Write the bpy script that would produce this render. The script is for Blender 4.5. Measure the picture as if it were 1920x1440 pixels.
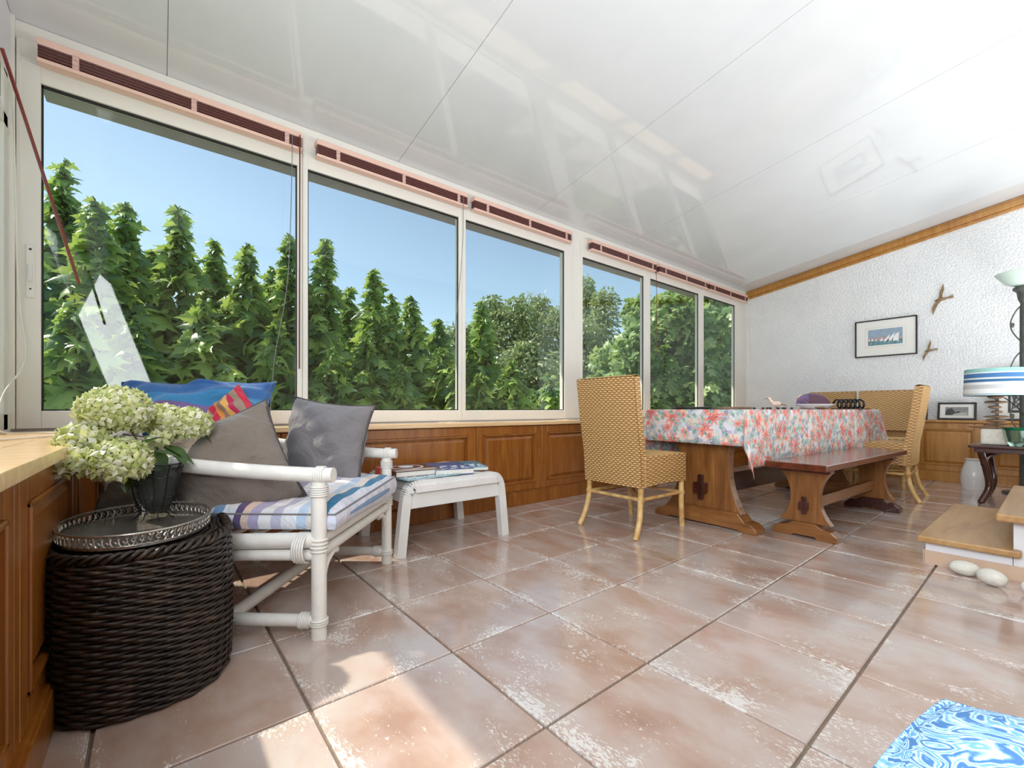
import bpy, bmesh, math, random
import numpy as np
from mathutils import Vector, Matrix
random.seed(7); RNG = np.random.default_rng(7)
SC = bpy.context.scene
COL = SC.collection
PI = math.pi
for o in list(bpy.data.objects): bpy.data.objects.remove(o)

# ------------------------------------------------------------------ camera
cam_d = bpy.data.cameras.new('camera'); cam = bpy.data.objects.new('camera', cam_d); COL.objects.link(cam)
cam.location = (0, 0, .739)
cam.rotation_euler = (PI/2, 0, math.radians(51.25-90))
cam_d.sensor_width = 36; cam_d.lens = 824/1920*36; cam_d.shift_y = 47.6/1920
cam_d.clip_start = .03; cam_d.clip_end = 300
SC.camera = cam

# ------------------------------------------------------------------ world, sun, added fill lamps, exposure
W = bpy.data.worlds.new('sky'); SC.world = W; W.use_nodes = True
wn = W.node_tree.nodes; wl = W.node_tree.links; wn.clear()
sky = wn.new('ShaderNodeTexSky'); sky.sky_type = 'NISHITA'; sky.sun_disc = False
sky.sun_elevation = math.radians(51); sky.sun_rotation = math.radians(-44); sky.air_density = 1.0; sky.dust_density = .6; sky.ozone_density = 1.6
hsv = wn.new('ShaderNodeHueSaturation'); hsv.inputs['Saturation'].default_value = .85; hsv.inputs['Hue'].default_value = .485
bg = wn.new('ShaderNodeBackground'); bg.inputs[1].default_value = .135
wo = wn.new('ShaderNodeOutputWorld')
wl.new(sky.outputs[0], hsv.inputs['Color']); wl.new(hsv.outputs[0], bg.inputs[0]); wl.new(bg.outputs[0], wo.inputs[0])

sd = bpy.data.lights.new('sun', 'SUN'); sd.energy = 4.0; sd.angle = math.radians(.9); sd.color = (1, .88, .72)
so = bpy.data.objects.new('sun', sd); COL.objects.link(so)
so.rotation_euler = Vector((-.56, .58, 1.0)).to_track_quat('Z', 'Y').to_euler()

def area(name, loc, direction, sx, sy, power, color):
    d = bpy.data.lights.new(name, 'AREA'); d.shape = 'RECTANGLE'; d.size = sx; d.size_y = sy; d.energy = power; d.color = color
    o = bpy.data.objects.new(name, d); COL.objects.link(o); o.location = loc
    o.rotation_euler = Vector(direction).to_track_quat('-Z', 'Y').to_euler(); return o
area('fill_by_near_wall', (-.36, -.15, 1.5), (1, .14, .32), 2.0, 1.4, 84, (.94, .97, 1))  # added fill lamp beside the near wall, standing in for window daylight
area('upward_fill_behind_camera', (3.9, -.88, .325), (0, 0, 1), 5.0, 1.2, 126, (.92, .965, 1))  # added unseen lamp, bounces fill off the ceiling to brighten the room

VS = SC.view_settings
VS.view_transform = 'Standard'; VS.look = 'None'; VS.gamma = 1; VS.use_curve_mapping = False; VS.exposure = 0.5
SC.cycles.max_bounces = 10; SC.cycles.transparent_max_bounces = 16; SC.cycles.diffuse_bounces = 5; SC.cycles.glossy_bounces = 4
SC.cycles.caustics_reflective = False; SC.cycles.caustics_refractive = False; SC.cycles.sample_clamp_indirect = 4

# ------------------------------------------------------------------ material helpers
def srgb(r, g, b):
    f = lambda c: (c/255/12.92) if c/255 <= .04045 else ((c/255+.055)/1.055)**2.4
    return (f(r), f(g), f(b), 1)
class NT:
    def __init__(s, name):
        s.m = bpy.data.materials.new(name); s.m.use_nodes = True; s.t = s.m.node_tree; s.n = s.t.nodes; s.l = s.t.links
        s.n.clear(); s.out = s.n.new('ShaderNodeOutputMaterial'); s.b = s.n.new('ShaderNodeBsdfPrincipled'); s.l.new(s.b.outputs[0], s.out.inputs[0])
    def node(s, t, **kw):
        n = s.n.new(t)
        for k, v in kw.items(): setattr(n, k, v)
        return n
    def link(s, a, b): s.l.new(a, b)
    def coord(s, kind='Object', scale=(1, 1, 1), rot=(0, 0, 0)):
        tc = s.node('ShaderNodeTexCoord'); mp = s.node('ShaderNodeMapping'); mp.inputs['Scale'].default_value = scale; mp.inputs['Rotation'].default_value = rot
        s.link(tc.outputs[kind], mp.inputs[0]); return mp.outputs[0]
    def noise(s, vec, scale, detail=4, rough=.55, dist=0):
        n = s.node('ShaderNodeTexNoise'); n.inputs['Scale'].default_value = scale; n.inputs['Detail'].default_value = detail
        n.inputs['Roughness'].default_value = rough; n.inputs['Distortion'].default_value = dist
        if vec is not None: s.link(vec, n.inputs['Vector'])
        return n.outputs['Fac']
    def ramp(s, fac, stops, interp='LINEAR'):
        r = s.node('ShaderNodeValToRGB'); r.color_ramp.interpolation = interp
        while len(r.color_ramp.elements) < len(stops): r.color_ramp.elements.new(.5)
        for e, (p, c) in zip(r.color_ramp.elements, stops): e.position = p; e.color = c if len(c) == 4 else (*c, 1)
        s.link(fac, r.inputs[0]); return r.outputs[0]
    def mix(s, fac, a, b, mode='MIX'):
        n = s.node('ShaderNodeMix', data_type='RGBA', blend_type=mode)
        for sock, v in ((n.inputs[0], fac), (n.inputs[6], a), (n.inputs[7], b)):
            if isinstance(v, (int, float)): sock.default_value = v
            elif isinstance(v, tuple): sock.default_value = v
            else: s.link(v, sock)
        return n.outputs[2]
    def math(s, op, a, b=None, c=None):
        n = s.node('ShaderNodeMath', operation=op)
        for i, v in enumerate((a, b, c)):
            if v is None: continue
            if isinstance(v, (int, float)): n.inputs[i].default_value = v
            else: s.link(v, n.inputs[i])
        return n.outputs[0]
    def bump(s, h, strength=.3, dist=.01):
        n = s.node('ShaderNodeBump'); n.inputs['Strength'].default_value = strength; n.inputs['Distance'].default_value = dist
        s.link(h, n.inputs['Height']); s.link(n.outputs[0], s.b.inputs['Normal'])
    def color(s, v):
        if isinstance(v, tuple): s.b.inputs['Base Color'].default_value = v
        else: s.link(v, s.b.inputs['Base Color'])
    def set(s, **kw):
        for k, v in kw.items(): s.b.inputs[k.replace('_', ' ')].default_value = v

def plain(name, rgb, rough=.5, var=.12, scale=8, metal=0, bump=0, bscale=60, coat=0):
    t = NT(name); v = t.coord()
    c = srgb(*rgb); d = tuple(x*(1-var) for x in c[:3])+(1,); e = tuple(min(1, x*(1+var)) for x in c[:3])+(1,)
    t.color(t.ramp(t.noise(v, scale), [(.3, d), (.7, e)]))
    t.set(Roughness=rough, Metallic=metal)
    if coat: t.b.inputs['Coat Weight'].default_value = coat
    if bump: t.bump(t.noise(v, bscale, 3), bump, .004)
    return t.m
def wood(name, dark, mid, light, rough=.3, scale=(14, 14, 1.2), coat=.3):
    t = NT(name); oi = t.node('ShaderNodeObjectInfo'); tc = t.node('ShaderNodeTexCoord'); mp = t.node('ShaderNodeMapping')
    mp.inputs['Scale'].default_value = scale; t.link(tc.outputs['Object'], mp.inputs[0])
    add = t.node('ShaderNodeVectorMath', operation='ADD'); t.link(mp.outputs[0], add.inputs[0])
    ml = t.math('MULTIPLY', oi.outputs['Random'], 30.0); t.link(ml, add.inputs[1])
    f = t.noise(add.outputs[0], 1.3, 6, .6, 1.2); g = t.noise(add.outputs[0], 6, 3, .5)
    c = t.ramp(f, [(.25, srgb(*dark)), (.5, srgb(*mid)), (.75, srgb(*light))])
    c = t.mix(.15, c, t.ramp(g, [(.35, srgb(*dark)), (.65, srgb(*light))]))
    t.color(c); t.set(Roughness=rough); t.b.inputs['Coat Weight'].default_value = coat; t.b.inputs['Coat Roughness'].default_value = .2
    t.bump(g, .08, .002)
    return t.m
def glass(name, tint=(.96, .98, .97, 1), gloss=1.45):
    t = NT(name); tr = t.node('ShaderNodeBsdfTransparent'); tr.inputs[0].default_value = tint
    gl = t.node('ShaderNodeBsdfGlossy'); gl.inputs['Roughness'].default_value = .02
    fr = t.node('ShaderNodeLayerWeight'); fr.inputs['Blend'].default_value = .5; mx = t.node('ShaderNodeMixShader')
    t.link(t.math('ADD', t.math('MULTIPLY', t.math('POWER', fr.outputs['Facing'], 5.0), .7), .03), mx.inputs[0]); t.link(tr.outputs[0], mx.inputs[1]); t.link(gl.outputs[0], mx.inputs[2]); t.link(mx.outputs[0], t.out.inputs[0])
    return t.m

# ------------------------------------------------------------------ mesh helpers
def frame_of(d, up=Vector((0, 0, 1))):
    d = d.normalized()
    if abs(d.dot(up)) > .98: up = Vector((1, 0, 0))
    x = up.cross(d).normalized(); y = d.cross(x); return x, y
class MB:
    def __init__(s): s.v = []; s.f = []; s.uv = {}; s.mi = []
    def quadbox(s, pts, m=0):       # 8 points, bottom 4 ccw then top 4
        n = len(s.v); s.v += [tuple(p) for p in pts]
        for q in ((3, 2, 1, 0), (4, 5, 6, 7), (0, 1, 5, 4), (1, 2, 6, 5), (2, 3, 7, 6), (3, 0, 4, 7)):
            s.f.append(tuple(n+i for i in q)); s.mi.append(m)
        return s
    def box(s, x0, x1, y0, y1, z0, z1, m=0):
        return s.quadbox([(x0, y0, z0), (x1, y0, z0), (x1, y1, z0), (x0, y1, z0), (x0, y0, z1), (x1, y0, z1), (x1, y1, z1), (x0, y1, z1)], m)
    def obox(s, c, ax, ay, az, m=0):  # centre and three half-axis vectors
        c, ax, ay, az = map(Vector, (c, ax, ay, az))
        return s.quadbox([c-ax-ay-az, c+ax-ay-az, c+ax+ay-az, c-ax+ay-az, c-ax-ay+az, c+ax-ay+az, c+ax+ay+az, c-ax+ay+az], m)
    def tube(s, pts, r, n=8, caps=True, m=0, closed=False):
        pts = [Vector(p) for p in pts]; k = len(pts); rr = r if isinstance(r, (list, tuple)) else [r]*k; base = len(s.v)
        x = None
        for i, p in enumerate(pts):
            if closed: d = pts[(i+1) % k]-pts[i-1]
            else: d = pts[min(i+1, k-1)]-pts[max(i-1, 0)]
            if d.length < 1e-9: d = Vector((0, 0, 1))
            d.normalize()
            if x is None: x, y = frame_of(d)
            else:
                x = (x-d*x.dot(d))
                if x.length < 1e-6: x, y = frame_of(d)
                x.normalize(); y = d.cross(x)
            for j in range(n):
                a = 2*PI*j/n; s.v.append(tuple(p+(x*math.cos(a)+y*math.sin(a))*rr[i]))
        for i in range(k if closed else k-1):
            i2 = (i+1) % k
            for j in range(n):
                j2 = (j+1) % n
                s.f.append((base+i*n+j, base+i*n+j2, base+i2*n+j2, base+i2*n+j)); s.mi.append(m)
        if caps and not closed:
            s.f.append(tuple(base+j for j in reversed(range(n)))); s.mi.append(m)
            s.f.append(tuple(base+(k-1)*n+j for j in range(n))); s.mi.append(m)
        return s
    def lathe(s, prof, n=24, c=(0, 0, 0), sx=1, sy=1, m=0):
        base = len(s.v); k = len(prof)
        for r, z in prof:
            for j in range(n):
                a = 2*PI*j/n; s.v.append((c[0]+r*sx*math.cos(a), c[1]+r*sy*math.sin(a), c[2]+z))
        for i in range(k-1):
            for j in range(n):
                j2 = (j+1) % n; s.f.append((base+i*n+j, base+i*n+j2, base+(i+1)*n+j2, base+(i+1)*n+j)); s.mi.append(m)
        if prof[0][0] > 1e-4: s.f.append(tuple(base+j for j in reversed(range(n)))); s.mi.append(m)
        if prof[-1][0] > 1e-4: s.f.append(tuple(base+(k-1)*n+j for j in range(n))); s.mi.append(m)
        return s
    def prism(s, poly, fn, t0, t1, m=0):   # poly 2-D, fn(u, v, t) -> 3-D
        n = len(poly); b = len(s.v)
        for t in (t0, t1):
            for u, v in poly: s.v.append(tuple(fn(u, v, t)))
        s.f.append(tuple(b+i for i in reversed(range(n)))); s.mi.append(m)
        s.f.append(tuple(b+n+i for i in range(n))); s.mi.append(m)
        for i in range(n):
            j = (i+1) % n; s.f.append((b+i, b+j, b+n+j, b+n+i)); s.mi.append(m)
        return s
    def grid(s, fn, nu, nv, m=0, uvfn=None):
        b = len(s.v)
        for i in range(nu+1):
            for j in range(nv+1): s.v.append(tuple(fn(i/nu, j/nv)))
        for i in range(nu):
            for j in range(nv):
                q = (b+i*(nv+1)+j, b+(i+1)*(nv+1)+j, b+(i+1)*(nv+1)+j+1, b+i*(nv+1)+j+1)
                if uvfn: s.uv[len(s.f)] = [uvfn(*((k-b)//(nv+1)/nu, (k-b) % (nv+1)/nv)) for k in q]
                s.f.append(q); s.mi.append(m)
        return s
    def blob(s, c, r, n=12, seed=0, rough=.1, rot=None, m=0):   # pebble
        rnd = random.Random(seed); ph = [rnd.uniform(0, 6) for _ in range(6)]
        def fn(u, v):
            a = 2*PI*u; b = PI*v
            p = Vector((math.sin(b)*math.cos(a), math.sin(b)*math.sin(a), math.cos(b)))
            k = 1+rough*(math.sin(3*p.x+ph[0])*math.cos(2*p.y+ph[1])+.5*math.sin(5*p.z+ph[2]+3*p.y))
            p = Vector((p.x*r[0], p.y*r[1], p.z*r[2]))*k
            if rot: p = rot @ p
            return p+Vector(c)
        return s.grid(fn, n*2, n, m)
    def build(s, name, mats, parent=None, smooth=False, bevel=0, matrix=None, merge=False, bevseg=2):
        me = bpy.data.meshes.new(name); me.from_pydata(s.v, [], s.f)
        for mt in (mats if isinstance(mats, (list, tuple)) else [mats]): me.materials.append(mt)
        me.polygons.foreach_set('material_index', s.mi)
        if s.uv:
            ul = me.uv_layers.new(name='uv')
            for p in me.polygons:
                for li, q in zip(p.loop_indices, s.uv.get(p.index, [(0, 0)]*p.loop_total)): ul.data[li].uv = q
        if merge or smooth:
            bm = bmesh.new(); bm.from_mesh(me); bmesh.ops.remove_doubles(bm, verts=bm.verts, dist=1e-5)
            if not s.uv: bmesh.ops.recalc_face_normals(bm, faces=bm.faces)
            bm.to_mesh(me); bm.free()
        if bevel:
            bm = bmesh.new(); bm.from_mesh(me)
            bmesh.ops.recalc_face_normals(bm, faces=bm.faces)
            bmesh.ops.bevel(bm, geom=[e for e in bm.edges if len(e.link_faces) == 2 and e.calc_face_angle(0) > .5], offset=bevel, segments=bevseg, affect='EDGES', profile=.5)
            bm.to_mesh(me); bm.free()
        if smooth: me.polygons.foreach_set('use_smooth', [True]*len(me.polygons))
        me.update()
        o = bpy.data.objects.new(name, me); COL.objects.link(o)
        if smooth == 'auto':
            me.shade_smooth() if hasattr(me, 'shade_smooth') else None
            try: me.set_sharp_from_angle(angle=math.radians(40))
            except Exception: pass
        if parent is not None: o.parent = parent
        if matrix is not None: o.matrix_local = matrix
        return o
def thing(name, label, cat, loc=(0, 0, 0), rz=0, group=None, rot=None):
    o = bpy.data.objects.new(name, None); COL.objects.link(o); o.empty_display_size = .05
    o.location = loc; o.rotation_euler = rot if rot else (0, 0, rz); o['label'] = label; o['category'] = cat
    if group: o['group'] = group
    return o
def tag(o, label, cat, group=None, kind=None):
    o['label'] = label; o['category'] = cat
    if group: o['group'] = group
    if kind: o['kind'] = kind
    return o
def stuff(o): o['kind'] = 'stuff'; return o
def struct(o, label=None):
    o['kind'] = 'structure'
    if label: o['label'] = label
    return o
def copy_tree(o, parent=None):
    c = o.copy(); COL.objects.link(c); c.parent = parent
    for ch in list(o.children): copy_tree(ch, c)
    return c
def arc(c, r, a0, a1, n, ax=(1, 0, 0), ay=(0, 0, 1)):
    c, ax, ay = Vector(c), Vector(ax), Vector(ay)
    return [c+ax*r*math.cos(a0+(a1-a0)*i/n)+ay*r*math.sin(a0+(a1-a0)*i/n) for i in range(n+1)]
def lerp(a, b, t): return Vector(a)*(1-t)+Vector(b)*t
def smoothpath(pts, n=6):
    P = [Vector(p) for p in pts]; out = []
    for i in range(len(P)-1):
        p0, p1, p2, p3 = P[max(i-1, 0)], P[i], P[i+1], P[min(i+2, len(P)-1)]
        for k in range(n):
            t = k/n
            out.append(.5*((2*p1)+(p2-p0)*t+(2*p0-5*p1+4*p2-p3)*t*t+(3*p1-p0-3*p2+p3)*t**3))
    return out+[P[-1]]

# ------------------------------------------------------------------ materials
M = {}
M['frame'] = plain('white_lacquered_aluminium', (226, 224, 217), .35, .02, 3)
M['seal'] = plain('black_rubber_seal', (22, 22, 24), .6, .1)
M['glass'] = glass('window_glass')
M['pink'] = plain('pale_pink_lacquer', (226, 190, 176), .4, .03)
M['tape'] = plain('pink_ladder_tape', (205, 168, 160), .8, .15, 120)
M['slat'] = plain('dark_plum_wood_slat', (92, 52, 48), .35, .12, 40)
M['cord_white'] = plain('white_cord', (228, 224, 214), .7, .05)
M['cord_grey'] = plain('grey_cord', (120, 122, 124), .7, .05)
M['wand'] = plain('red_brown_wand', (112, 48, 36), .35, .1)
M['oak'] = wood('honey_stained_wood', (116, 62, 16), (146, 86, 28), (170, 110, 44), .32)
M['oak_pale'] = wood('pale_oak_panel', (150, 98, 38), (178, 124, 56), (196, 146, 76), .32)
M['top'] = wood('pale_counter_wood', (214, 170, 116), (232, 196, 148), (242, 214, 172), .22, (1.2, 14, 14))
M['table_wood'] = wood('golden_brown_table_wood', (92, 54, 24), (134, 86, 42), (164, 114, 64), .28, (1.5, 12, 12))
M['table_upright'] = wood('golden_brown_upright_board', (92, 54, 24), (134, 86, 42), (164, 114, 64), .28, (12, 12, 1.5))
M['table_foot'] = wood('golden_brown_foot_beam', (92, 54, 24), (134, 86, 42), (164, 114, 64), .28, (12, 1.5, 12))
M['bench_top'] = wood('dark_polished_bench_wood', (60, 26, 12), (92, 42, 20), (122, 62, 32), .16, (1.2, 12, 12), .6)
M['dark_wood'] = wood('dark_mahogany', (38, 14, 10), (58, 24, 18), (84, 38, 26), .22, (8, 8, 2), .5)
M['step_wood'] = wood('waxed_tan_step_board', (150, 108, 62), (176, 136, 86), (192, 156, 108), .35, (1.2, 9, 9), .15)
M['white_rattan'] = plain('white_painted_rattan', (226, 224, 218), .38, .05, 25, bump=.25, bscale=50)
M['white_paint'] = plain('white_painted_wood', (222, 222, 220), .4, .03, 10)
M['white_cloth'] = plain('off_white_cotton', (224, 222, 220), .9, .05, 20, bump=.2, bscale=300)
M['black_metal'] = plain('black_wire', (16, 15, 15), .45, .1)
M['black_frame'] = plain('black_lacquer', (18, 17, 20), .3, .1)
M['mat'] = plain('white_mat_board', (236, 236, 232), .7, .02)
M['silver'] = plain('tarnished_silver_metal', (184, 178, 170), .25, .2, 30, metal=.85)
M['ceramic'] = plain('white_ceramic', (226, 228, 230), .2, .02)
M['green_leaf_house'] = plain('dark_cut_leaf', (58, 84, 40), .45, .3, 30)
M['stem'] = plain('green_stem', (82, 98, 48), .6, .2, 20)
M['driftwood'] = plain('weathered_driftwood', (128, 104, 84), .8, .3, 25, bump=.5, bscale=40)
M['bronze_bird'] = plain('golden_brown_bird', (138, 114, 80), .4, .25, 30, metal=.3)
M['iron'] = plain('dark_grey_ironwork', (92, 96, 92), .5, .2, 30, metal=.4)
M['stone_pale'] = plain('pale_speckled_stone', (214, 212, 202), .7, .1, 60, bump=.3, bscale=90)
M['plaster_smooth'] = plain('smooth_white_plaster', (226, 228, 232), .7, .02, 4)
M['house_stone'] = plain('ochre_house_stone', (122, 108, 90), .85, .25, 5, bump=.5, bscale=9)
M['eave'] = plain('weathered_grey_eave', (176, 168, 180), .8, .08, 6)
M['concrete'] = plain('grey_render', (188, 184, 176), .8, .1, 6)
M['plinth'] = plain('beige_plinth_tile', (206, 178, 154), .3, .06, 6)
M['grout'] = plain('grey_beige_grout', (128, 112, 98), .85, .15, 30)
def m_ceiling():
    t = NT('glossy_white_ceiling_panel'); v = t.coord('Object'); n = t.noise(v, 2.2, 3)
    t.color(t.ramp(n, [(.3, srgb(203, 206, 208)), (.7, srgb(209, 212, 214))])); t.set(Roughness=.03); t.b.inputs['IOR'].default_value = 1.62
    t.bump(t.noise(v, 2.5, 2), .03, .01); return t.m
M['ceiling'] = m_ceiling()
def m_textured():
    t = NT('roughcast_white_plaster'); v = t.coord('Object')
    t.color(t.ramp(t.noise(v, 3, 3), [(.3, srgb(236, 239, 242)), (.7, srgb(244, 246, 248))])); t.set(Roughness=.75)
    a = t.noise(v, 60, 3, .5, .3); a = t.ramp(a, [(.42, (0, 0, 0)), (.66, (1, 1, 1))]); t.bump(a, .75, .0065); return t.m
M['roughcast'] = m_textured()
def m_tile():
    t = NT('glazed_terracotta_tile'); oi = t.node('ShaderNodeObjectInfo'); tc = t.node('ShaderNodeTexCoord')
    off = t.node('ShaderNodeVectorMath', operation='ADD'); t.link(tc.outputs['Object'], off.inputs[0]); t.link(t.math('MULTIPLY', oi.outputs['Random'], 50.), off.inputs[1])
    def mapped(sc):
        mp = t.node('ShaderNodeMapping'); mp.inputs['Scale'].default_value = sc; t.link(off.outputs[0], mp.inputs[0]); return mp.outputs[0]
    v = mapped((1, 1, 1)); vs = mapped((1.7, .9, 1))
    cloud = t.noise(vs, 3.0, 4, .55, .2)
    c = t.ramp(cloud, [(.28, srgb(162, 130, 112)), (.42, srgb(178, 152, 138)), (.54, srgb(187, 169, 160)), (.72, srgb(192, 182, 177))])
    f = t.noise(v, 9, 6, .65)
    c = t.mix(t.ramp(f, [(.55, (0, 0, 0)), (.74, (.35, .35, .35))]), c, srgb(174, 134, 106))
    # pale crackled flecks, streaked, gathered near some edges
    fl = t.noise(mapped((110, 44, 20)), 1.6, 4, .7, .4); patch = t.noise(mapped((7, 3.6, 1)), 1.2, 3, .5)
    sep = t.node('ShaderNodeSeparateXYZ'); t.link(tc.outputs['Object'], sep.inputs[0])
    ex = t.math('ABSOLUTE', sep.outputs[0]); ey = t.math('ABSOLUTE', sep.outputs[1])
    ed = t.math('MAXIMUM', ex, ey); edge = t.ramp(ed, [(.60/4+.0, (0, 0, 0)), (.197, (.16, .16, .16))])
    k = t.math('ADD', t.math('MULTIPLY', fl, .75), t.math('MULTIPLY', patch, .60)); k = t.math('ADD', k, t.math('MULTIPLY', edge, .38))
    mask = t.ramp(k, [(.79, (0, 0, 0)), (.815, (.75, .75, .75))])
    c = t.mix(mask, c, srgb(224, 222, 218)); t.color(c)
    t.link(t.ramp(t.noise(v, 14, 4), [(.3, (.10, .10, .10)), (.8, (.24, .24, .24))]), t.b.inputs['Roughness'])
    t.b.inputs['IOR'].default_value = 1.5; t.b.inputs['Coat Weight'].default_value = .5; t.b.inputs['Coat Roughness'].default_value = .08
    t.bump(t.math('ADD', t.noise(v, 40, 3), t.math('MULTIPLY', cloud, 1.5)), .12, .004); return t.m
M['tile'] = m_tile()
def m_leaf(name, dark, mid, light, trans):
    t = NT(name); g = t.node('ShaderNodeNewGeometry'); oi = t.node('ShaderNodeObjectInfo')
    k = t.math('FRACT', t.math('ADD', g.outputs['Random Per Island'], oi.outputs['Random']))
    c = t.ramp(k, [(0, srgb(*dark)), (.5, srgb(*mid)), (1, srgb(*light))])
    t.color(c); t.set(Roughness=.33); t.b.inputs['Specular IOR Level'].default_value = .6
    tr = t.node('ShaderNodeBsdfTranslucent'); t.link(t.mix(.6, c, srgb(*trans)), tr.inputs[0]); mx = t.node('ShaderNodeMixShader'); mx.inputs[0].default_value = .36
    t.link(t.b.outputs[0], mx.inputs[1]); t.link(tr.outputs[0], mx.inputs[2]); t.link(mx.outputs[0], t.out.inputs[0]); return t.m
M['leaf'] = m_leaf('hedge_leaf', (72, 110, 84), (124, 164, 100), (190, 218, 126), (214, 238, 104))
M['leaf_olive'] = m_leaf('grey_green_leaf', (104, 126, 84), (146, 164, 116), (188, 200, 156), (196, 214, 130))
M['leaf_fig'] = m_leaf('broad_fig_leaf', (88, 122, 76), (140, 174, 108), (204, 222, 166), (204, 232, 124))
M['petal'] = m_leaf('greenish_cream_petal', (160, 172, 96), (208, 212, 158), (238, 234, 222), (216, 224, 110))
M['grass'] = plain('garden_grass', (96, 128, 58), .9, .35, 3)
M['bark'] = plain('grey_brown_bark', (98, 84, 68), .9, .3, 20)
def m_wicker(name, a, b, c, rough=.55, sc=40):
    t = NT(name); v = t.coord('Object'); n = t.noise(v, sc, 3, .6); t.color(t.ramp(n, [(.3, srgb(*a)), (.5, srgb(*b)), (.72, srgb(*c))])); t.set(Roughness=rough); return t.m
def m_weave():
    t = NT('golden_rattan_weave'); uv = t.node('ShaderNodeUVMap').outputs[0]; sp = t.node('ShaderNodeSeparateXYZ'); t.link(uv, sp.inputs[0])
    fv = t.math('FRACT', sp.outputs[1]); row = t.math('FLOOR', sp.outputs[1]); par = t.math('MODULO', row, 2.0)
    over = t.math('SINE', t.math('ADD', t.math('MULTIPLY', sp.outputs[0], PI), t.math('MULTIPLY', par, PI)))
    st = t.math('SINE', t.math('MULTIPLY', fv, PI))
    k = t.math('ADD', t.math('MULTIPLY', st, .62), t.math('MULTIPLY', over, .22))  # shade in the gaps between strands is painted into the colour
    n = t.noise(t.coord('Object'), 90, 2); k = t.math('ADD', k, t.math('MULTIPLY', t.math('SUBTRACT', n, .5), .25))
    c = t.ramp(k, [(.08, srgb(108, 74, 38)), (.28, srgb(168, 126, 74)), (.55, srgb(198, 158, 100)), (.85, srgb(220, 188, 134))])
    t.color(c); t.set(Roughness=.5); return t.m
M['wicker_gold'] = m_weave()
M['rattan_pole'] = m_wicker('golden_rattan_pole', (176, 132, 76), (204, 166, 104), (222, 190, 134), .4, 18)
M['wicker_dark'] = m_wicker('dark_brown_wicker', (22, 17, 13), (44, 34, 27), (76, 60, 48), .38, 30)
def m_fabric(name, rgb, var=.1):
    t = NT(name); v = t.coord('Object'); c = srgb(*rgb); n = t.noise(v, 6, 4)
    t.color(t.ramp(n, [(.3, tuple(x*(1-var) for x in c[:3])+(1,)), (.7, tuple(min(1, x*(1+var)) for x in c[:3])+(1,))])); t.set(Roughness=.9)
    t.b.inputs['Sheen Weight'].default_value = .25; t.b.inputs['Sheen Roughness'].default_value = .5
    t.bump(t.math('ADD', t.noise(v, 420, 2), t.math('MULTIPLY', t.noise(v, 8, 3, .5, 1.6), 14)), .55, .004); return t.m
M['taupe'] = m_fabric('taupe_grey_cotton', (122, 111, 102)); M['taupe_piping'] = m_fabric('dark_taupe_piping', (70, 62, 62))
M['grey'] = m_fabric('slate_grey_cotton', (122, 118, 120))
def m_stripes(name, axis, stops, period, coord='Object', warp=0.0, second=None):
    t = NT(name); v = t.coord(coord); sep = t.node('ShaderNodeSeparateXYZ'); t.link(v, sep.inputs[0])
    x = sep.outputs[axis]
    if warp: x = t.math('ADD', x, t.math('MULTIPLY', t.noise(v, 4, 2), warp))
    f = t.math('FRACT', t.math('DIVIDE', t.math('ADD', x, 10.0), period))
    c = t.ramp(f, stops, 'CONSTANT')
    if second:
        ax2, per2, stops2, amt = second
        f2 = t.math('FRACT', t.math('DIVIDE', t.math('ADD', sep.outputs[ax2], 10.0), per2)); c = t.mix(amt, c, t.ramp(f2, stops2, 'CONSTANT'), 'MULTIPLY')
    t.color(c); t.set(Roughness=.9); t.b.inputs['Sheen Weight'].default_value = .2
    t.bump(t.math('ADD', t.noise(v, 400, 2), t.math('MULTIPLY', t.noise(v, 9, 3, .5, 1.4), 12)), .5, .004); return t.m
M['seat_stripes'] = m_stripes('patchwork_striped_cotton', 1, [(0, srgb(232, 230, 232)), (.12, srgb(196, 190, 210)), (.2, srgb(236, 232, 232)), (.3, srgb(176, 166, 196)), (.38, srgb(226, 196, 178)),
    (.44, srgb(92, 74, 112)), (.5, srgb(228, 226, 230)), (.6, srgb(120, 150, 186)), (.68, srgb(214, 214, 226)), (.76, srgb(30, 116, 158)), (.84, srgb(226, 216, 206)), (.92, srgb(186, 204, 224))], .42,
    second=(0, .17, [(0, (1, 1, 1)), (.5, (.86, .86, .95)), (.62, (1, .97, .95)), (.8, (.8, .9, .98))], .7))
M['blue_stripes'] = m_stripes('blue_purple_striped_cotton', 1, [(0, srgb(58, 104, 160)), (.14, srgb(34, 86, 148)), (.3, srgb(96, 176, 206)), (.38, srgb(40, 100, 164)), (.55, srgb(74, 96, 156)), (.7, srgb(122, 96, 150)), (.84, srgb(60, 130, 180))], .36, warp=.05)
M['red_stripes'] = m_stripes('red_orange_striped_cotton', 0, [(0, srgb(196, 40, 70)), (.2, srgb(224, 140, 60)), (.35, srgb(140, 110, 90)), (.5, srgb(226, 170, 90)), (.65, srgb(180, 36, 80)), (.8, srgb(150, 130, 110))], .12)
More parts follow.
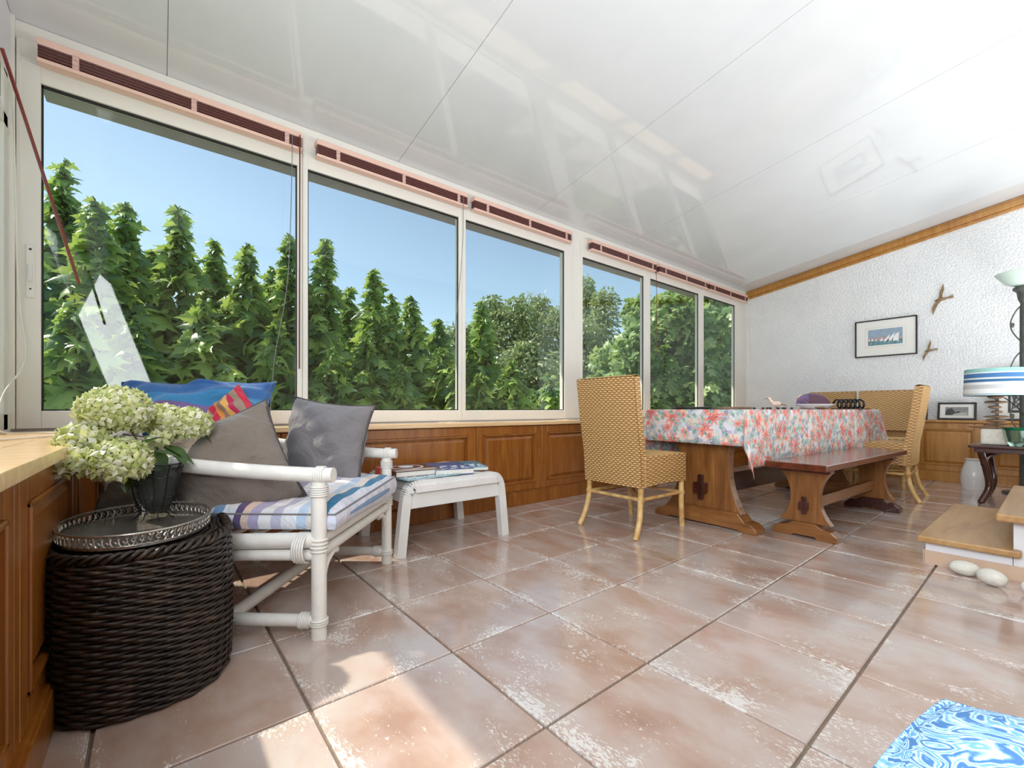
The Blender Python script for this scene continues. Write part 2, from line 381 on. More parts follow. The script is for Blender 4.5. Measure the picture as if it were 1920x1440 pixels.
def m_florals():
    t = NT('floral_tablecloth_cotton'); uvn = t.node('ShaderNodeUVMap')
    uv = uvn.outputs[0]
    base = t.ramp(t.noise(uv, 5, 4), [(.3, srgb(200, 196, 206)), (.7, srgb(228, 226, 232))]); c = base
    def blossoms(scale, petals, r0, col_a, col_b, seed, c, rnd=1.0, sharp=.5, strength=.95):
        mp = t.node('ShaderNodeMapping'); mp.inputs['Location'].default_value = (seed*1.37, seed*2.11, 0); mp.inputs['Scale'].default_value = (scale, scale, scale); t.link(uv, mp.inputs[0])
        nz = t.node('ShaderNodeTexNoise'); nz.inputs['Scale'].default_value = 1.6; nz.inputs['Detail'].default_value = 3; t.link(mp.outputs[0], nz.inputs['Vector'])
        wsub = t.node('ShaderNodeVectorMath', operation='SUBTRACT'); t.link(nz.outputs['Color'], wsub.inputs[0]); wsub.inputs[1].default_value = (.5, .5, .5)
        wsc = t.node('ShaderNodeVectorMath', operation='SCALE'); t.link(wsub.outputs[0], wsc.inputs[0]); wsc.inputs['Scale'].default_value = .5
        wad = t.node('ShaderNodeVectorMath', operation='ADD'); t.link(mp.outputs[0], wad.inputs[0]); t.link(wsc.outputs[0], wad.inputs[1])
        vo = t.node('ShaderNodeTexVoronoi', voronoi_dimensions='2D'); vo.inputs['Scale'].default_value = 1; vo.inputs['Randomness'].default_value = rnd; t.link(wad.outputs[0], vo.inputs['Vector'])
        sub = t.node('ShaderNodeVectorMath', operation='SUBTRACT'); t.link(wad.outputs[0], sub.inputs[0]); t.link(vo.outputs['Position'], sub.inputs[1])
        sp = t.node('ShaderNodeSeparateXYZ'); t.link(sub.outputs[0], sp.inputs[0])
        ang = t.math('ARCTAN2', sp.outputs[1], sp.outputs[0]); pet = t.math('SINE', t.math('MULTIPLY', ang, petals))
        rad = t.math('DIVIDE', vo.outputs['Distance'], r0)
        edge = t.math('ADD', t.math('SUBTRACT', 1.0, rad), t.math('MULTIPLY', pet, .33))
        mask = t.ramp(edge, [(.28, (0, 0, 0)), (.34, (strength,)*3)])
        stripe = t.ramp(t.math('ADD', t.math('MULTIPLY', pet, .5), rad), [(.25, (0, 0, 0)), (.6, (1, 1, 1))])
        colr = t.mix(stripe, col_a, col_b)
        return t.mix(mask, c, colr)
    c = blossoms(9, 5, .62, srgb(150, 172, 172), srgb(192, 206, 202), 1, c)
    c = blossoms(11, 4, .5, srgb(196, 178, 166), srgb(224, 206, 192), 2, c)
    c = blossoms(13, 3, .45, srgb(128, 128, 148), srgb(176, 178, 194), 3, c)
    c = blossoms(6.5, 9, .42, srgb(196, 70, 74), srgb(222, 146, 134), 4, c, .8)
    c = blossoms(10, 7, .34, srgb(208, 84, 76), srgb(232, 160, 140), 5, c)
    c = blossoms(16, 2, .3, srgb(96, 140, 132), srgb(150, 178, 166), 6, c)
    t.color(c); t.set(Roughness=.7); t.bump(t.noise(uv, 14, 3, .5, .5), .12, .004); return t.m
M['floral'] = m_florals()
def m_paisley():
    t = NT('blue_paisley_cotton'); v = t.coord('Object', (1, 1, 1)); n1 = t.noise(v, 15, 2, .5, 1.6)
    w = t.math('SINE', t.math('MULTIPLY', n1, 62.0)); f = t.noise(v, 70, 3, .7)
    c = t.ramp(t.math('ADD', t.math('MULTIPLY', w, .5), f), [(.10, srgb(70, 118, 172)), (.32, srgb(132, 176, 216)), (.50, srgb(208, 226, 240)), (.75, srgb(176, 212, 236)), (.95, srgb(110, 164, 210))]); t.color(c); t.set(Roughness=.85)
    t.bump(f, .2, .002); return t.m
M['paisley'] = m_paisley()
def m_shade():
    t = NT('striped_lampshade_fabric'); v = t.coord('Object'); sp = t.node('ShaderNodeSeparateXYZ'); t.link(v, sp.inputs[0])
    f = t.math('DIVIDE', sp.outputs[2], .21)
    c = t.ramp(f, [(0, srgb(176, 198, 206)), (.08, srgb(230, 234, 236)), (.25, srgb(196, 200, 202)), (.4, srgb(232, 236, 238)), (.5, srgb(58, 108, 152)), (.6, srgb(226, 232, 236)), (.66, srgb(72, 122, 176)), (.82, srgb(232, 236, 236)), (.86, srgb(150, 200, 196))], 'CONSTANT')
    t.color(c); t.set(Roughness=.8); return t.m
M['shade'] = m_shade()
M['pale_green_glass'] = plain('pale_green_opal_glass', (198, 216, 206), .15, .05)
def m_tint(name, rgb, alpha):
    t = NT(name); t.color(srgb(*rgb)); t.set(Roughness=.06); t.b.inputs['Transmission Weight'].default_value = alpha; t.b.inputs['IOR'].default_value = 1.3; return t.m
M['purple_glass'] = m_tint('violet_glass', (176, 156, 214), .9)
M['green_glass'] = m_tint('sea_green_glass', (190, 228, 210), .92)
M['clear_glass'] = m_tint('clear_plate_glass', (224, 236, 236), .9)
M['print_sky'] = plain('print_grey_blue_sky', (150, 170, 190), .7, .12, 14)
M['print_sea'] = plain('print_teal_sea', (104, 142, 152), .7, .3, 40)
M['print_town'] = plain('print_pink_grey_shore', (178, 160, 158), .7, .3, 60)
M['print_white'] = plain('print_white', (238, 240, 242), .7, .02)
M['print_gold'] = plain('pale_gold_line', (214, 206, 176), .6, .05)
M['photo_grey'] = plain('photo_mid_grey', (138, 142, 142), .5, .2, 30)
M['photo_dark'] = plain('photo_dark_rock', (64, 66, 68), .5, .4, 50)
M['photo_light'] = plain('photo_pale_grey', (186, 188, 186), .5, .1, 20)
M['book_brown'] = plain('brown_book_cover', (112, 72, 66), .3, .3, 40)
M['book_blue'] = plain('deep_blue_book_cover', (44, 106, 168), .25, .15, 14)
M['book_teal'] = plain('teal_magazine_cover', (70, 150, 180), .25, .4, 40)
M['book_pale'] = plain('pale_blue_magazine_cover', (150, 190, 205), .25, .35, 50)
M['paper'] = plain('book_pages', (226, 222, 214), .8, .06, 200)
M['coral'] = plain('coral_pink_plastic', (232, 110, 104), .4, .05)
M['porcelain'] = plain('cream_shell', (226, 206, 190), .3, .1, 20)
M['metal_grey'] = plain('grey_steel', (150, 152, 152), .3, .1, 20, metal=.8)

# ------------------------------------------------------------------ setting: floor
XL, XR, YW, YH = -.49, 6.53, 2.80, -1.6      # near wall, far wall, window wall, house wall
YC, XC, XF, ZC = 2.607, -.204, 6.28, .645    # cupboard fronts and counter height
floor = struct(MB().box(XL-.2, XR+.2, YH-.2, YW+.1, -.12, -.008).build('floor', M['grout']), 'glazed terracotta tile floor with grey joints')
T = .408; tr = math.radians(.636); g = .0075
tm = MB().box(-(T-g)/2, (T-g)/2, -(T-g)/2, (T-g)/2, -.010, 0).build('tile', M['tile'], bevel=.0025, bevseg=1)
tile_me = tm.data; bpy.data.objects.remove(tm)
ca, sa = math.cos(tr), math.sin(tr)
for i in range(-4, 16):
    for j in range(-7, 6):
        u = (i+.5)*T; v = (j+.5)*T
        x = .7035+u*ca-v*sa; y = .7502+u*sa+v*ca
        if x < XL-.1 or x > XR+.05 or y < YH-.1 or y > YW-.03: continue
        o = bpy.data.objects.new('tile', tile_me); COL.objects.link(o); o.parent = floor
        o.location = (x, y, random.uniform(-.0006, .0004)); o.rotation_euler = (0, 0, tr)

# ------------------------------------------------------------------ setting: walls, ceiling
SL = .158; zc = lambda y: 2.405+SL*(2.8-y)
def wedge_wall(x0, x1, name, mat, holes=None):
    b = MB()
    b.quadbox([(x0, YH-.1, -.1), (x1, YH-.1, -.1), (x1, YW+.08, -.1), (x0, YW+.08, -.1), (x0, YH-.1, zc(YH-.1)+.1), (x1, YH-.1, zc(YH-.1)+.1), (x1, YW+.08, zc(YW+.08)+.1), (x0, YW+.08, zc(YW+.08)+.1)])
    return struct(b.build(name, mat))
wedge_wall(XR, XR+.15, 'wall_back', M['roughcast'])['label'] = 'white roughcast end wall'
ceil = struct(MB().quadbox([(XL-.2, YH-.2, zc(YH-.2)+.012), (XR+.15, YH-.2, zc(YH-.2)+.012), (XR+.15, YW+.1, zc(YW+.1)+.012), (XL-.2, YW+.1, zc(YW+.1)+.012),
    (XL-.2, YH-.2, zc(YH-.2)+.14), (XR+.15, YH-.2, zc(YH-.2)+.14), (XR+.15, YW+.1, zc(YW+.1)+.14), (XL-.2, YW+.1, zc(YW+.1)+.14)]).build('ceiling', M['frame']), 'sloping glossy white panelled ceiling')
xs = [XL]+[.03+1.225*k for k in range(6)]+[XR]
for a, b in zip(xs[:-1], xs[1:]):
    a += .0015; b -= .0015
    MB().quadbox([(a, YH, zc(YH)), (b, YH, zc(YH)), (b, YW+.06, zc(YW+.06)), (a, YW+.06, zc(YW+.06)), (a, YH, zc(YH)+.012), (b, YH, zc(YH)+.012), (b, YW+.06, zc(YW+.06)+.012), (a, YW+.06, zc(YW+.06)+.012)]).build('panel', M['ceiling'], ceil)
# window wall: masonry below the sill, beam above the windows, posts
wl_ = struct(MB().box(XL-.1, XR+.1, YW, YW+.2, -.12, .655).build('wall_left', M['plaster_smooth']), 'low wall below the long row of windows')
struct(MB().box(XL-.05, XR, YW-.012, YW+.14, 2.322, 2.405).build('trim_1', M['frame'], bevel=.003), 'white beam above the long window row')
struct(MB().box(2.893, 3.055, YW-.01, YW+.1, .655, 2.33).build('trim_2', M['frame'], bevel=.003), 'wide white post between third and fourth windows')
struct(MB().box(6.34, XR, YW-.005, YW+.1, .655, 2.33).build('trim_3', M['frame'], bevel=.003), 'white post in far corner')
struct(MB().box(XL-.08, XL+.012, YW-.03, YW+.1, .655, 2.42).box(XL+.014, XL+.03, YW-.02, YW+.1, .655, 2.33).build('trim_4', M['frame'], bevel=.003), 'white corner post at near end of windows')
# eave outside the long windows, deepened to keep sun off the floor
struct(MB().box(XL-.02, XR+.3, YW+.13, 3.68, 2.525, 2.66).box(XL-.02, XR+.3, YW+.1, YW+.2, 2.33, 2.6).build('trim_5', M['eave']), 'grey eave outside above the windows')
# house wall behind the camera, near wall with its own window opening
struct(MB().box(XL-.2, XR+.1, YH-.15, YH, -.1, zc(YH)+.05).build('wall_right', M['house_stone']), 'ochre stone house wall')
nw = MB().box(XL-.12, XL, YH-.1, YW+.05, -.1, .655)
nw.box(XL-.12, XL, YH-.1, .8, .655, 3.2)
def zt(y): return 2.10+.135*(2.75-y)
nw.quadbox([(XL-.1, .8, zt(.8)), (XL, .8, zt(.8)), (XL, YW+.05, zt(YW)), (XL-.1, YW+.05, zt(YW)), (XL-.1, .8, zc(.8)), (XL, .8, zc(.8)), (XL, YW+.05, zc(YW+.05)), (XL-.1, YW+.05, zc(YW+.05))])
struct(nw.build('wall_near', M['plaster_smooth']), 'white near wall with window')

# ------------------------------------------------------------------ windows of the long wall
def window(n, x0, x1, gx0, gx1, label, latch=None):
    z0, z1, gz0, gz1 = .655, 2.335, .733, 2.163
    b = MB(); y0, y1 = YW-.018, YW+.035
    b.box(x0, gx0, y0, y1, z0, z1).box(gx1, x1, y0, y1, z0, z1).box(gx0, gx1, y0, y1, z0, gz0).box(gx0, gx1, y0, y1, gz1, z1)
    b.box(x0, x1, y0-.006, y0, 2.225, 2.236).box(x0, x1, y0-.004, y0, 2.256, 2.262)
    w = struct(b.build('window_%d' % n, M['frame'], bevel=.0025, bevseg=1), label)
    s = .006
    MB().box(gx0-.001, gx0+s, y0+.012, y0+.02, gz0, gz1).box(gx1-s, gx1+.001, y0+.012, y0+.02, gz0, gz1).box(gx0, gx1, y0+.012, y0+.02, gz0-.001, gz0+s).box(gx0, gx1, y0+.012, y0+.02, gz1-.012, gz1+.001).build('seal', M['seal'], w)
    MB().box(gx0+.001, gx1-.001, y0+.024, y0+.028, gz0+.001, gz1-.001).build('pane', M['glass'], w)
    if latch:
        lx = latch; l = MB().box(lx-.014, lx+.014, y0-.008, y0, 1.22, 1.45).build('latch', M['frame'], w, bevel=.003)
        MB().box(lx-.007, lx+.007, y0-.016, y0-.008, 1.29, 1.36).build('finger_grip', M['white_paint'], l, bevel=.002)
        MB().box(lx-.003, lx+.003, y0-.0095, y0-.0075, 1.255, 1.261).box(lx-.004, lx+.004, y0-.0095, y0-.0075, 1.425, 1.433).build('screw', M['seal'], l)
    return w
window(1, -.463, .655, -.403, .628, 'first sliding window from the near corner', -.433)
window(2, .657, 1.757, .686, 1.729, 'second sliding window')
window(3, 1.759, 2.893, 1.79, 2.84, 'third sliding window before the wide post')
window(4, 3.055, 4.08, 3.08, 4.045, 'fourth sliding window, right of the wide post')
window(5, 4.082, 5.22, 4.162, 5.188, 'fifth sliding window')
window(6, 5.222, 6.34, 5.305, 6.155, 'sixth sliding window beside the end wall')
# near-wall window
wn_ = MB(); xn0, xn1 = XL-.05, XL+.0
for y in (.82, 2.70): wn_.box(xn0, xn1, y-.03, y+.03, .655, zt(y)+.02)
wn_.box(xn0, xn1, .8, 2.77, .655, .72); wn_.box(xn0, xn1, .8, 2.77, 1.90, 1.95)
w7 = struct(wn_.build('window_7', M['frame'], bevel=.002), 'window in the near wall')
MB().quadbox([(XL-.03, .85, .72), (XL-.025, .85, .72), (XL-.025, 2.68, .72), (XL-.03, 2.68, .72), (XL-.03, .85, zt(.85)), (XL-.025, .85, zt(.85)), (XL-.025, 2.68, zt(2.68)), (XL-.03, 2.68, zt(2.68))]).build('pane', M['glass'], w7)

# ------------------------------------------------------------------ crown moulding on the end wall
cm = MB()
for (dz0, dz1, t) in ((-.118, -.085, .018), (-.085, -.03, .034), (-.03, -.002, .022)):
    a, b = -1.6, YW-.012
    cm.quadbox([(XR-t, a, zc(a)+dz0), (XR+.001, a, zc(a)+dz0), (XR+.001, b, zc(b)+dz0), (XR-t, b, zc(b)+dz0), (XR-t, a, zc(a)+dz1), (XR+.001, a, zc(a)+dz1), (XR+.001, b, zc(b)+dz1), (XR-t, b, zc(b)+dz1)])
struct(cm.build('trim_6', M['oak_pale'], bevel=.004), 'sloping wooden crown moulding on end wall')

# ------------------------------------------------------------------ fitted cupboards and counter
def cupboard(label, origin, rz, w, h, z0, depth, doors, mat, group, fill_l=0, fill_r=0):
    """local x along the front, local -y is the room side; origin at the front left floor corner"""
    t = thing('fitted_cupboard', label, 'cupboard', origin, rz, group)
    MB().box(0, w, .022, depth, z0, h).build('body', mat, t)
    k = doors; dw = (w-fill_l-fill_r)/k
    if fill_l: MB().box(0, fill_l-.002, 0, .02, z0, h).build('filler_strip', mat, t, bevel=.002)
    if fill_r: MB().box(w-fill_r+.002, w, 0, .02, z0, h).build('filler_strip', mat, t, bevel=.002)
    for i in range(k):
        x0 = fill_l+i*dw+.002; x1 = x0+dw-.004; s = .062
        d = MB().box(x0, x0+s, 0, .022, z0+.004, h-.004).box(x1-s, x1, 0, .022, z0+.004, h-.004).box(x0+s, x1-s, 0, .022, z0+.004, z0+s).box(x0+s, x1-s, 0, .022, h-s, h-.004).build('door', mat, t, bevel=.0025, bevseg=1)
        a, b, c, e = x0+s, x1-s, z0+s, h-s
        mm = MB()   # moulding strip and raised field
        for (p, q, r, u) in ((a, b, c, c+.012), (a, b, e-.012, e), (a, a+.012, c, e), (b-.012, b, c, e)): mm.box(p, q, -.006, .014, r, u)
        mm.build('moulding', mat, d, bevel=.003)
        a += .02; b -= .02; c += .02; e -= .02; i_ = .022
        pn = MB(); pn.v = [(a-.02, .014, c-.02), (b+.02, .014, c-.02), (b+.02, .014, e+.02), (a-.02, .014, e+.02), (a, .014, c), (b, .014, c), (b, .014, e), (a, .014, e), (a+i_, .002, c+i_), (b-i_, .002, c+i_), (b-i_, .002, e-i_), (a+i_, .002, e-i_)]
        pn.f = [(0, 1, 5, 4), (1, 2, 6, 5), (2, 3, 7, 6), (3, 0, 4, 7), (4, 5, 9, 8), (5, 6, 10, 9), (6, 7, 11, 10), (7, 4, 8, 11), (8, 9, 10, 11)]; pn.mi = [0]*9
        pn.build('door_panel', mat, d)
    return t
HB = .615; dep = YW-YC-.002
longs = [(-.2, .507, 1, 'wood cupboard front under the windows behind the rattan armchair', .09, 0), (.507, 1.767, 1, 'wide wood cupboard front behind the white footstool', 0, 0),
         (1.767, 2.398, 1, 'wood cupboard front just left of the near rattan dining chair, seen whole', 0, 0), (2.398, 3.03, 1, 'wood cupboard front half behind the near rattan dining chair', 0, 0),
         (3.03, 4.66, 2, 'wood cupboard front hidden behind the near rattan chair and table', 0, 0), (4.66, XF, 2, 'wood cupboard front in far corner behind the table', 0, 0)]
for x0, x1, k, lab, fl, fr in longs:
    cupboard(lab, (x0+.0005, YC, 0), 0, x1-x0-.001, HB, .105, dep, k, M['oak'], 'fitted cupboards along the window wall', fl, fr)
# end wall (front faces -X): local x axis runs along -Y
fy = [(2.595, 1.70, 'oak cupboard front on end wall, nearest the window corner'), (1.70, .98, 'oak cupboard front on end wall behind the table chairs'), (.98, .46, 'oak cupboard front on end wall left of the striped lamp'), (.46, -.5, 'oak cupboard front on end wall behind the dark lamp table')]
for ya, yb, lab in fy:
    cupboard(lab, (XF, ya-.0005, 0), -PI/2, ya-yb-.001, HB-.012, .105, XR-XF-.002, 1, M['oak_pale'], 'fitted cupboards along the end wall')
# near wall (front faces +X): local x runs along +Y
for ya, yb, lab in ((-.6, .45, 'wood cupboard front on near wall beside the camera'), (.45, 1.18, 'wood cupboard front on near wall at left picture edge'), (1.18, 2.59, 'wood cupboard front on near wall behind the dark wicker stool')):
    cupboard(lab, (XC, ya+.0005, 0), PI/2, yb-ya-.001, HB, .105, XC-XL-.002, 1 if yb < 2 else 2, M['oak'], 'fitted cupboards along the near wall', .04 if yb > 2 else 0, 0)
# skirtings
struct(MB().box(XC, XF, YC-.016, YC+.1, 0, .1).box(XC, XF, YC-.01, YC+.1, .1, .108).build('baseboard_left', M['oak'], bevel=.003), 'wood plinth under the window cupboards')
struct(MB().box(XF-.016, XF+.1, -.5, YC-.016, 0, .1).box(XF-.01, XF+.1, -.5, YC-.012, .1, .108).build('baseboard_back', M['oak_pale'], bevel=.003), 'oak plinth on end wall')
struct(MB().box(XC-.1, XC+.016, -.6, YC-.016, 0, .1).box(XC-.1, XC+.01, -.6, YC-.016, .1, .108).build('baseboard_near', M['oak'], bevel=.003), 'wood plinth on near wall')
tag(MB().box(XC, XF-.02, YC-.022, YW-.02, HB+.001, ZC).build('counter_top', M['top'], bevel=.006), 'long pale wooden sill board under the row of windows', 'counter')
cn = thing('counter_top', 'sunlit pale pine counter board along the near wall at left edge', 'counter', (0, 0, 0))
for i, (xa, xb) in enumerate(((XL+.002, -.40), (-.3985, -.30), (-.2985, XC+.022))):
    MB().box(xa, xb, -.6, YC-.024, HB+.001, ZC).build('plank', M['top'], cn, bevel=.002)
MB().box(XL+.002, XC-.002, YC-.0225, YW-.02, HB+.001, ZC).build('plank', M['top'], cn, bevel=.002)
tag(MB().box(XF-.018, XR-.001, -.5, YW-.014, .604, .63).build('counter_top', M['oak_pale'], bevel=.006), 'pale oak shelf board along the end wall holding the black picture frames', 'counter')

# ------------------------------------------------------------------ blinds
def blind(label, x0, x1, nt, cord=None, wand=None):
    y0, y1 = YW-.085, YW-.035
    t = thing('window_blind', label, 'blind', ((x0+x1)/2, (y0+y1)/2, 2.32), 0, 'rolled-up slatted blinds')
    L = (x1-x0)/2; D = .024
    MB().box(-L, L, -D, D, -.026, .004).build('head_rail', M['pink'], t, bevel=.002)
    MB().box(-L, L, D-.001, D+.05-.0285, -.02, .004).build('mounting_bracket', M['pink'], t)
    sb = MB()
    for k in range(7):
        z = -.034-k*.0068; sb.box(-L+.004, L-.004, -D-.001+.002*(k % 2), D-.002, z-.0026, z+.0026)
    stuff(sb.build('slats', M['slat'], t))
    MB().box(-L, L, -D, D, -.098, -.082).build('bottom_rail', M['pink'], t, bevel=.002)
    for k in range(nt):
        x = -L+.12+(2*L-.2)*k/(nt-1) if nt > 1 else 0
        tb = MB(); p = [Vector((x+.0, -D-.003-.003*math.sin(j*2.4), -.024-.0085*j)) for j in range(8)]
        for a, b in zip(p[:-1], p[1:]): tb.quadbox([a+Vector((-.011, -.0015, 0)), a+Vector((.011, -.0015, 0)), a+Vector((.011, .0015, 0)), a+Vector((-.011, .0015, 0)), b+Vector((-.011, -.0015, 0)), b+Vector((.011, -.0015, 0)), b+Vector((.011, .0015, 0)), b+Vector((-.011, .0015, 0))])
        tb.build('ladder_tape', M['tape'], t)
    if cord:
        pts, mt, r = cord; MB().tube(smoothpath(pts), r, 5).build('pull_cord', mt, t)
    if wand:
        pts, mt, r = wand; MB().tube(pts, r, 6).build('tilt_wand', mt, t)
    return t
blind('longest rolled-up plum blind above the first window from the near corner', -.407, .639, 3,
      cord=([(.47, -.03, -.03), (.46, -.035, -.5), (.44, -.035, -.9), (.38, -.03, -1.3), (.36, -.02, -1.6)], M['cord_grey'], .0022), wand=([(.508, -.033, -.02), (.505, -.033, -1.35)], M['wand'], .004))
blind('rolled-up plum blind above the second window', .719, 1.766, 3, cord=([(.478, -.03, -.03), (.47, -.035, -.4), (.42, -.035, -.9), (.40, -.03, -1.0)], M['cord_grey'], .002))
blind('rolled-up plum blind above the third window, left of the wide post', 1.823, 2.873, 3, cord=([(.505, -.03, -.03), (.51, -.035, -.4), (.52, -.03, -.78)], M['cord_white'], .003))
blind('rolled-up plum blind above the fourth window, right of the wide post', 3.138, 4.182, 3, cord=([(.5, -.03, -.03), (.51, -.03, -.5), (.515, -.03, -1.0)], M['wand'], .003))
blind('rolled-up plum blind above the fifth window', 4.233, 5.292, 3)
blind('rolled-up plum blind above the sixth window, beside end wall', 5.331, 6.381, 3, cord=([(.55, -.03, -.03), (.56, -.03, -.4), (.60, -.04, -.92)], M['cord_white'], .005))
# blind of the near window with its swinging wand
t = thing('window_blind', 'pink blind at left picture edge with a slanting red-brown wand', 'blind', (XL+.045, 2.1, 1.975), PI/2)
MB().box(-1.2, .17, -.022, .026, -.05, 0).build('head_rail', M['pink'], t, bevel=.002)
sb = MB()
for k in range(17): sb.box(-1.195, .165, -.022, .022, -.057-k*.0066-.0024, -.057-k*.0066+.0024)
stuff(sb.build('slats', M['slat'], t))
MB().box(-1.2, .17, -.022, .022, -.192, -.17).build('bottom_rail', M['pink'], t, bevel=.002)
def tow(o, p): return o.matrix_world.inverted() @ Vector(p)
bpy.context.view_layer.update()
MB().tube([tow(t, (-.415, 2.24, 1.96)), tow(t, (-.235, 2.30, 1.21))], .0055, 6).build('tilt_wand', M['wand'], t)

# cords and cables
tag(MB().tube(smoothpath([(XL+.02, 2.70, 2.05), (XL+.03, 2.68, 1.6), (XL+.035, 2.7, 1.2), (XL+.06, 2.66, .95), (XL+.02, 2.56, .80), (XL+.03, 2.42, .70), (XL+.05, 2.4, .655), (XL+.14, 2.45, .650), (XL+.24, 2.35, .650), (XL+.2, 2.1, .650), (XL+.12, 1.9, .650), (XL+.05, 1.5, .650)]), .0035, 6).build('cable', M['cord_white']), 'white cable running down the corner post onto the pine counter', 'cable')
def coil(c, r, seed, lab):
    rnd = random.Random(seed); pts = [(c[0]+r*(1+.4*rnd.random())*math.cos(a*.9)+.002*a, c[1]+.35*r*math.sin(a*.9), c[2]+.0025+.0012*(a % 3)) for a in range(22)]
    tag(MB().tube(smoothpath(pts, 4), .002, 5).build('cord', M['cord_white']), lab, 'cord')
coil((1.55, 2.68, ZC), .045, 1, 'loose pale cord heap on the sill below second window')
coil((2.70, 2.69, ZC), .05, 2, 'loose pale cord heap on the sill left of the wide post')

# ------------------------------------------------------------------ dark wicker stool, tray, vase, hydrangeas
SC0 = Vector((-.03, 1.665, 0)); SRX, SRY = .198, .282
def wicker_path(z, off, phase, N=168, nst=42):
    pts = []
    for i in range(N):
        a = 2*PI*i/N; e = .004*math.sin(nst*a/2+phase)
        bul = .006*math.sin(PI*z/.39)
        ca_, sa_ = math.cos(a), math.sin(a); n = 2.6
        rr = (abs(ca_)**n+abs(sa_)**n)**(-1/n)
        pts.append((ca_*rr*(SRX+bul+off+e), sa_*rr*(SRY+bul+off+e), z+.002*math.sin(nst*a/2+phase+1)))
    return pts
ws = thing('wicker_stool', 'dark brown woven wicker stool holding the silver tray', 'stool', SC0)
wv = MB(); rows = 40
for k in range(rows):
    z = .008+k*(.372/rows); wv.tube(wicker_path(z, 0, PI*(k % 2)), .0052, 5, closed=True)
stuff(wv.build('woven_strands', M['wicker_dark'], ws, smooth=True))
for k in range(21):
    a = 2*PI*(k+.5)/21; ca_, sa_ = math.cos(a), math.sin(a); n = 2.6; rr = (abs(ca_)**n+abs(sa_)**n)**(-1/n)
    MB().tube([(ca_*rr*(SRX-.002), sa_*rr*(SRY-.002), z) for z in (.003, .12, .25, .375)], .0045, 5).build('stake', M['wicker_dark'], ws)
rim = MB()
for k in range(3):
    def rp(i, k=k):
        a = 2*PI*i/160; ca_, sa_ = math.cos(a), math.sin(a); rr = (abs(ca_)**2.6+abs(sa_)**2.6)**(-1/2.6); w = 20*a+k*2*PI/3
        return (ca_*rr*(SRX-.006+.009*math.cos(w)), sa_*rr*(SRY-.006+.009*math.cos(w)), .388+.009*math.sin(w))
    rim.tube([rp(i) for i in range(160)], .0055, 5, closed=True)
stuff(rim.build('braided_rim', M['wicker_dark'], ws, smooth=True))
tp = MB()
for k in range(18):
    s = 1-(k+.5)/18; tp.tube([(x*s, y*s, .385+.002*math.sin(i*.7+k*PI)) for i, (x, y, z) in enumerate(wicker_path(0, -.006, 0, 72, 24))], .0065, 4, closed=True)
stuff(tp.build('woven_top', M['wicker_dark'], ws, smooth=True))
# tray
TR = (-.045, 1.612, .401); trx, try_ = .163, .212
tray = thing('serving_tray', 'oval silver tray with pierced gallery rim under the hydrangea vase', 'tray', TR)
MB().lathe([(0, 0), (.97, 0), (1, .003), (1, .008), (.96, .006), (0, .004)], 64, (0, 0, .0), trx, try_).build('tray_base', M['silver'], tray, smooth='auto')
E_ = lambda a, k=1.0: Vector((trx*k*math.cos(a), try_*k*math.sin(a), 0))
MB().tube([E_(2*PI*i/80, 1.01)+Vector((0, 0, .037)) for i in range(80)], .0032, 6, closed=True).build('rim', M['silver'], tray, smooth=True)
MB().tube([E_(2*PI*i/80, 1.0)+Vector((0, 0, .009)) for i in range(80)], .002, 5, closed=True).build('lower_rim', M['silver'], tray, smooth=True)
gal = MB(); ng = 66
for k in range(ng):
    a = 2*PI*k/ng; c = E_(a, 1.005)+Vector((0, 0, .0225)); tg = (E_(a+.01)-E_(a-.01)).normalized()
    gal.tube([c+tg*.0075*math.cos(q)+Vector((0, 0, .0125*math.sin(q))) for q in [2*PI*i/10 for i in range(10)]], .0014, 4, closed=True)
    gal.tube([c+tg*.0085*math.cos(q)+Vector((0, 0, .006*math.sin(q*2))) for q in [PI*i/6-PI/2 for i in range(7)]], .0013, 4)
stuff(gal.build('pierced_gallery', M['silver'], tray))
# vase
VX, VY, VZ = -.012, 1.715, .4095
vase = thing('wire_vase', 'black wire vase holding greenish hydrangeas on the silver tray', 'vase', (VX, VY, VZ))
prof = [(.036, .018), (.034, .026), (.044, .05), (.053, .08), (.06, .115), (.067, .145), (.075, .165)]
def vr(z):
    for (r0, z0), (r1, z1) in zip(prof[:-1], prof[1:]):
        if z <= z1: return r0+(r1-r0)*max(0, (z-z0)/(z1-z0))
    return prof[-1][0]
wr = MB()
for k in range(30):
    z = .026+k*.0046; r = vr(z)+.001; wr.tube([(r*math.cos(2*PI*i/28), r*math.sin(2*PI*i/28), z) for i in range(28)], .0009, 4, closed=True)
stuff(wr.build('wire_rings', M['black_metal'], vase))
for k in range(12):
    a = 2*PI*k/12
    MB().tube([(vr(z)*math.cos(a), vr(z)*math.sin(a), z) for r, z in prof], .0022, 5).build('wire_rib', M['black_metal'], vase)
for k in range(8):
    a = 2*PI*k/8+.2; MB().tube([(.034*math.cos(a), .034*math.sin(a), .024), (.044*math.cos(a), .044*math.sin(a), .008), (.058*math.cos(a), .058*math.sin(a), .002)], .002, 5).build('foot', M['black_metal'], vase)
MB().tube([(.076*math.cos(2*PI*i/32), .076*math.sin(2*PI*i/32), .165) for i in range(32)], .003, 6, closed=True).build('rim', M['black_metal'], vase)
MB().lathe([(0, .022), (.034, .024), (.05, .07), (.06, .12), (.068, .15)], 24).build('liner', M['clear_glass'], vase, smooth=True)
def leafblade(length, width, curl=.3, n=6):
    def fn(u, v):
        x = length*u; w = width*math.sin(PI*min(1, u*.93+.04))**.8*(1-.3*u); return Vector((x, (v-.5)*w, -curl*length*u*u+abs(v-.5)*w*.35))
    return MB().grid(fn, n, 4)
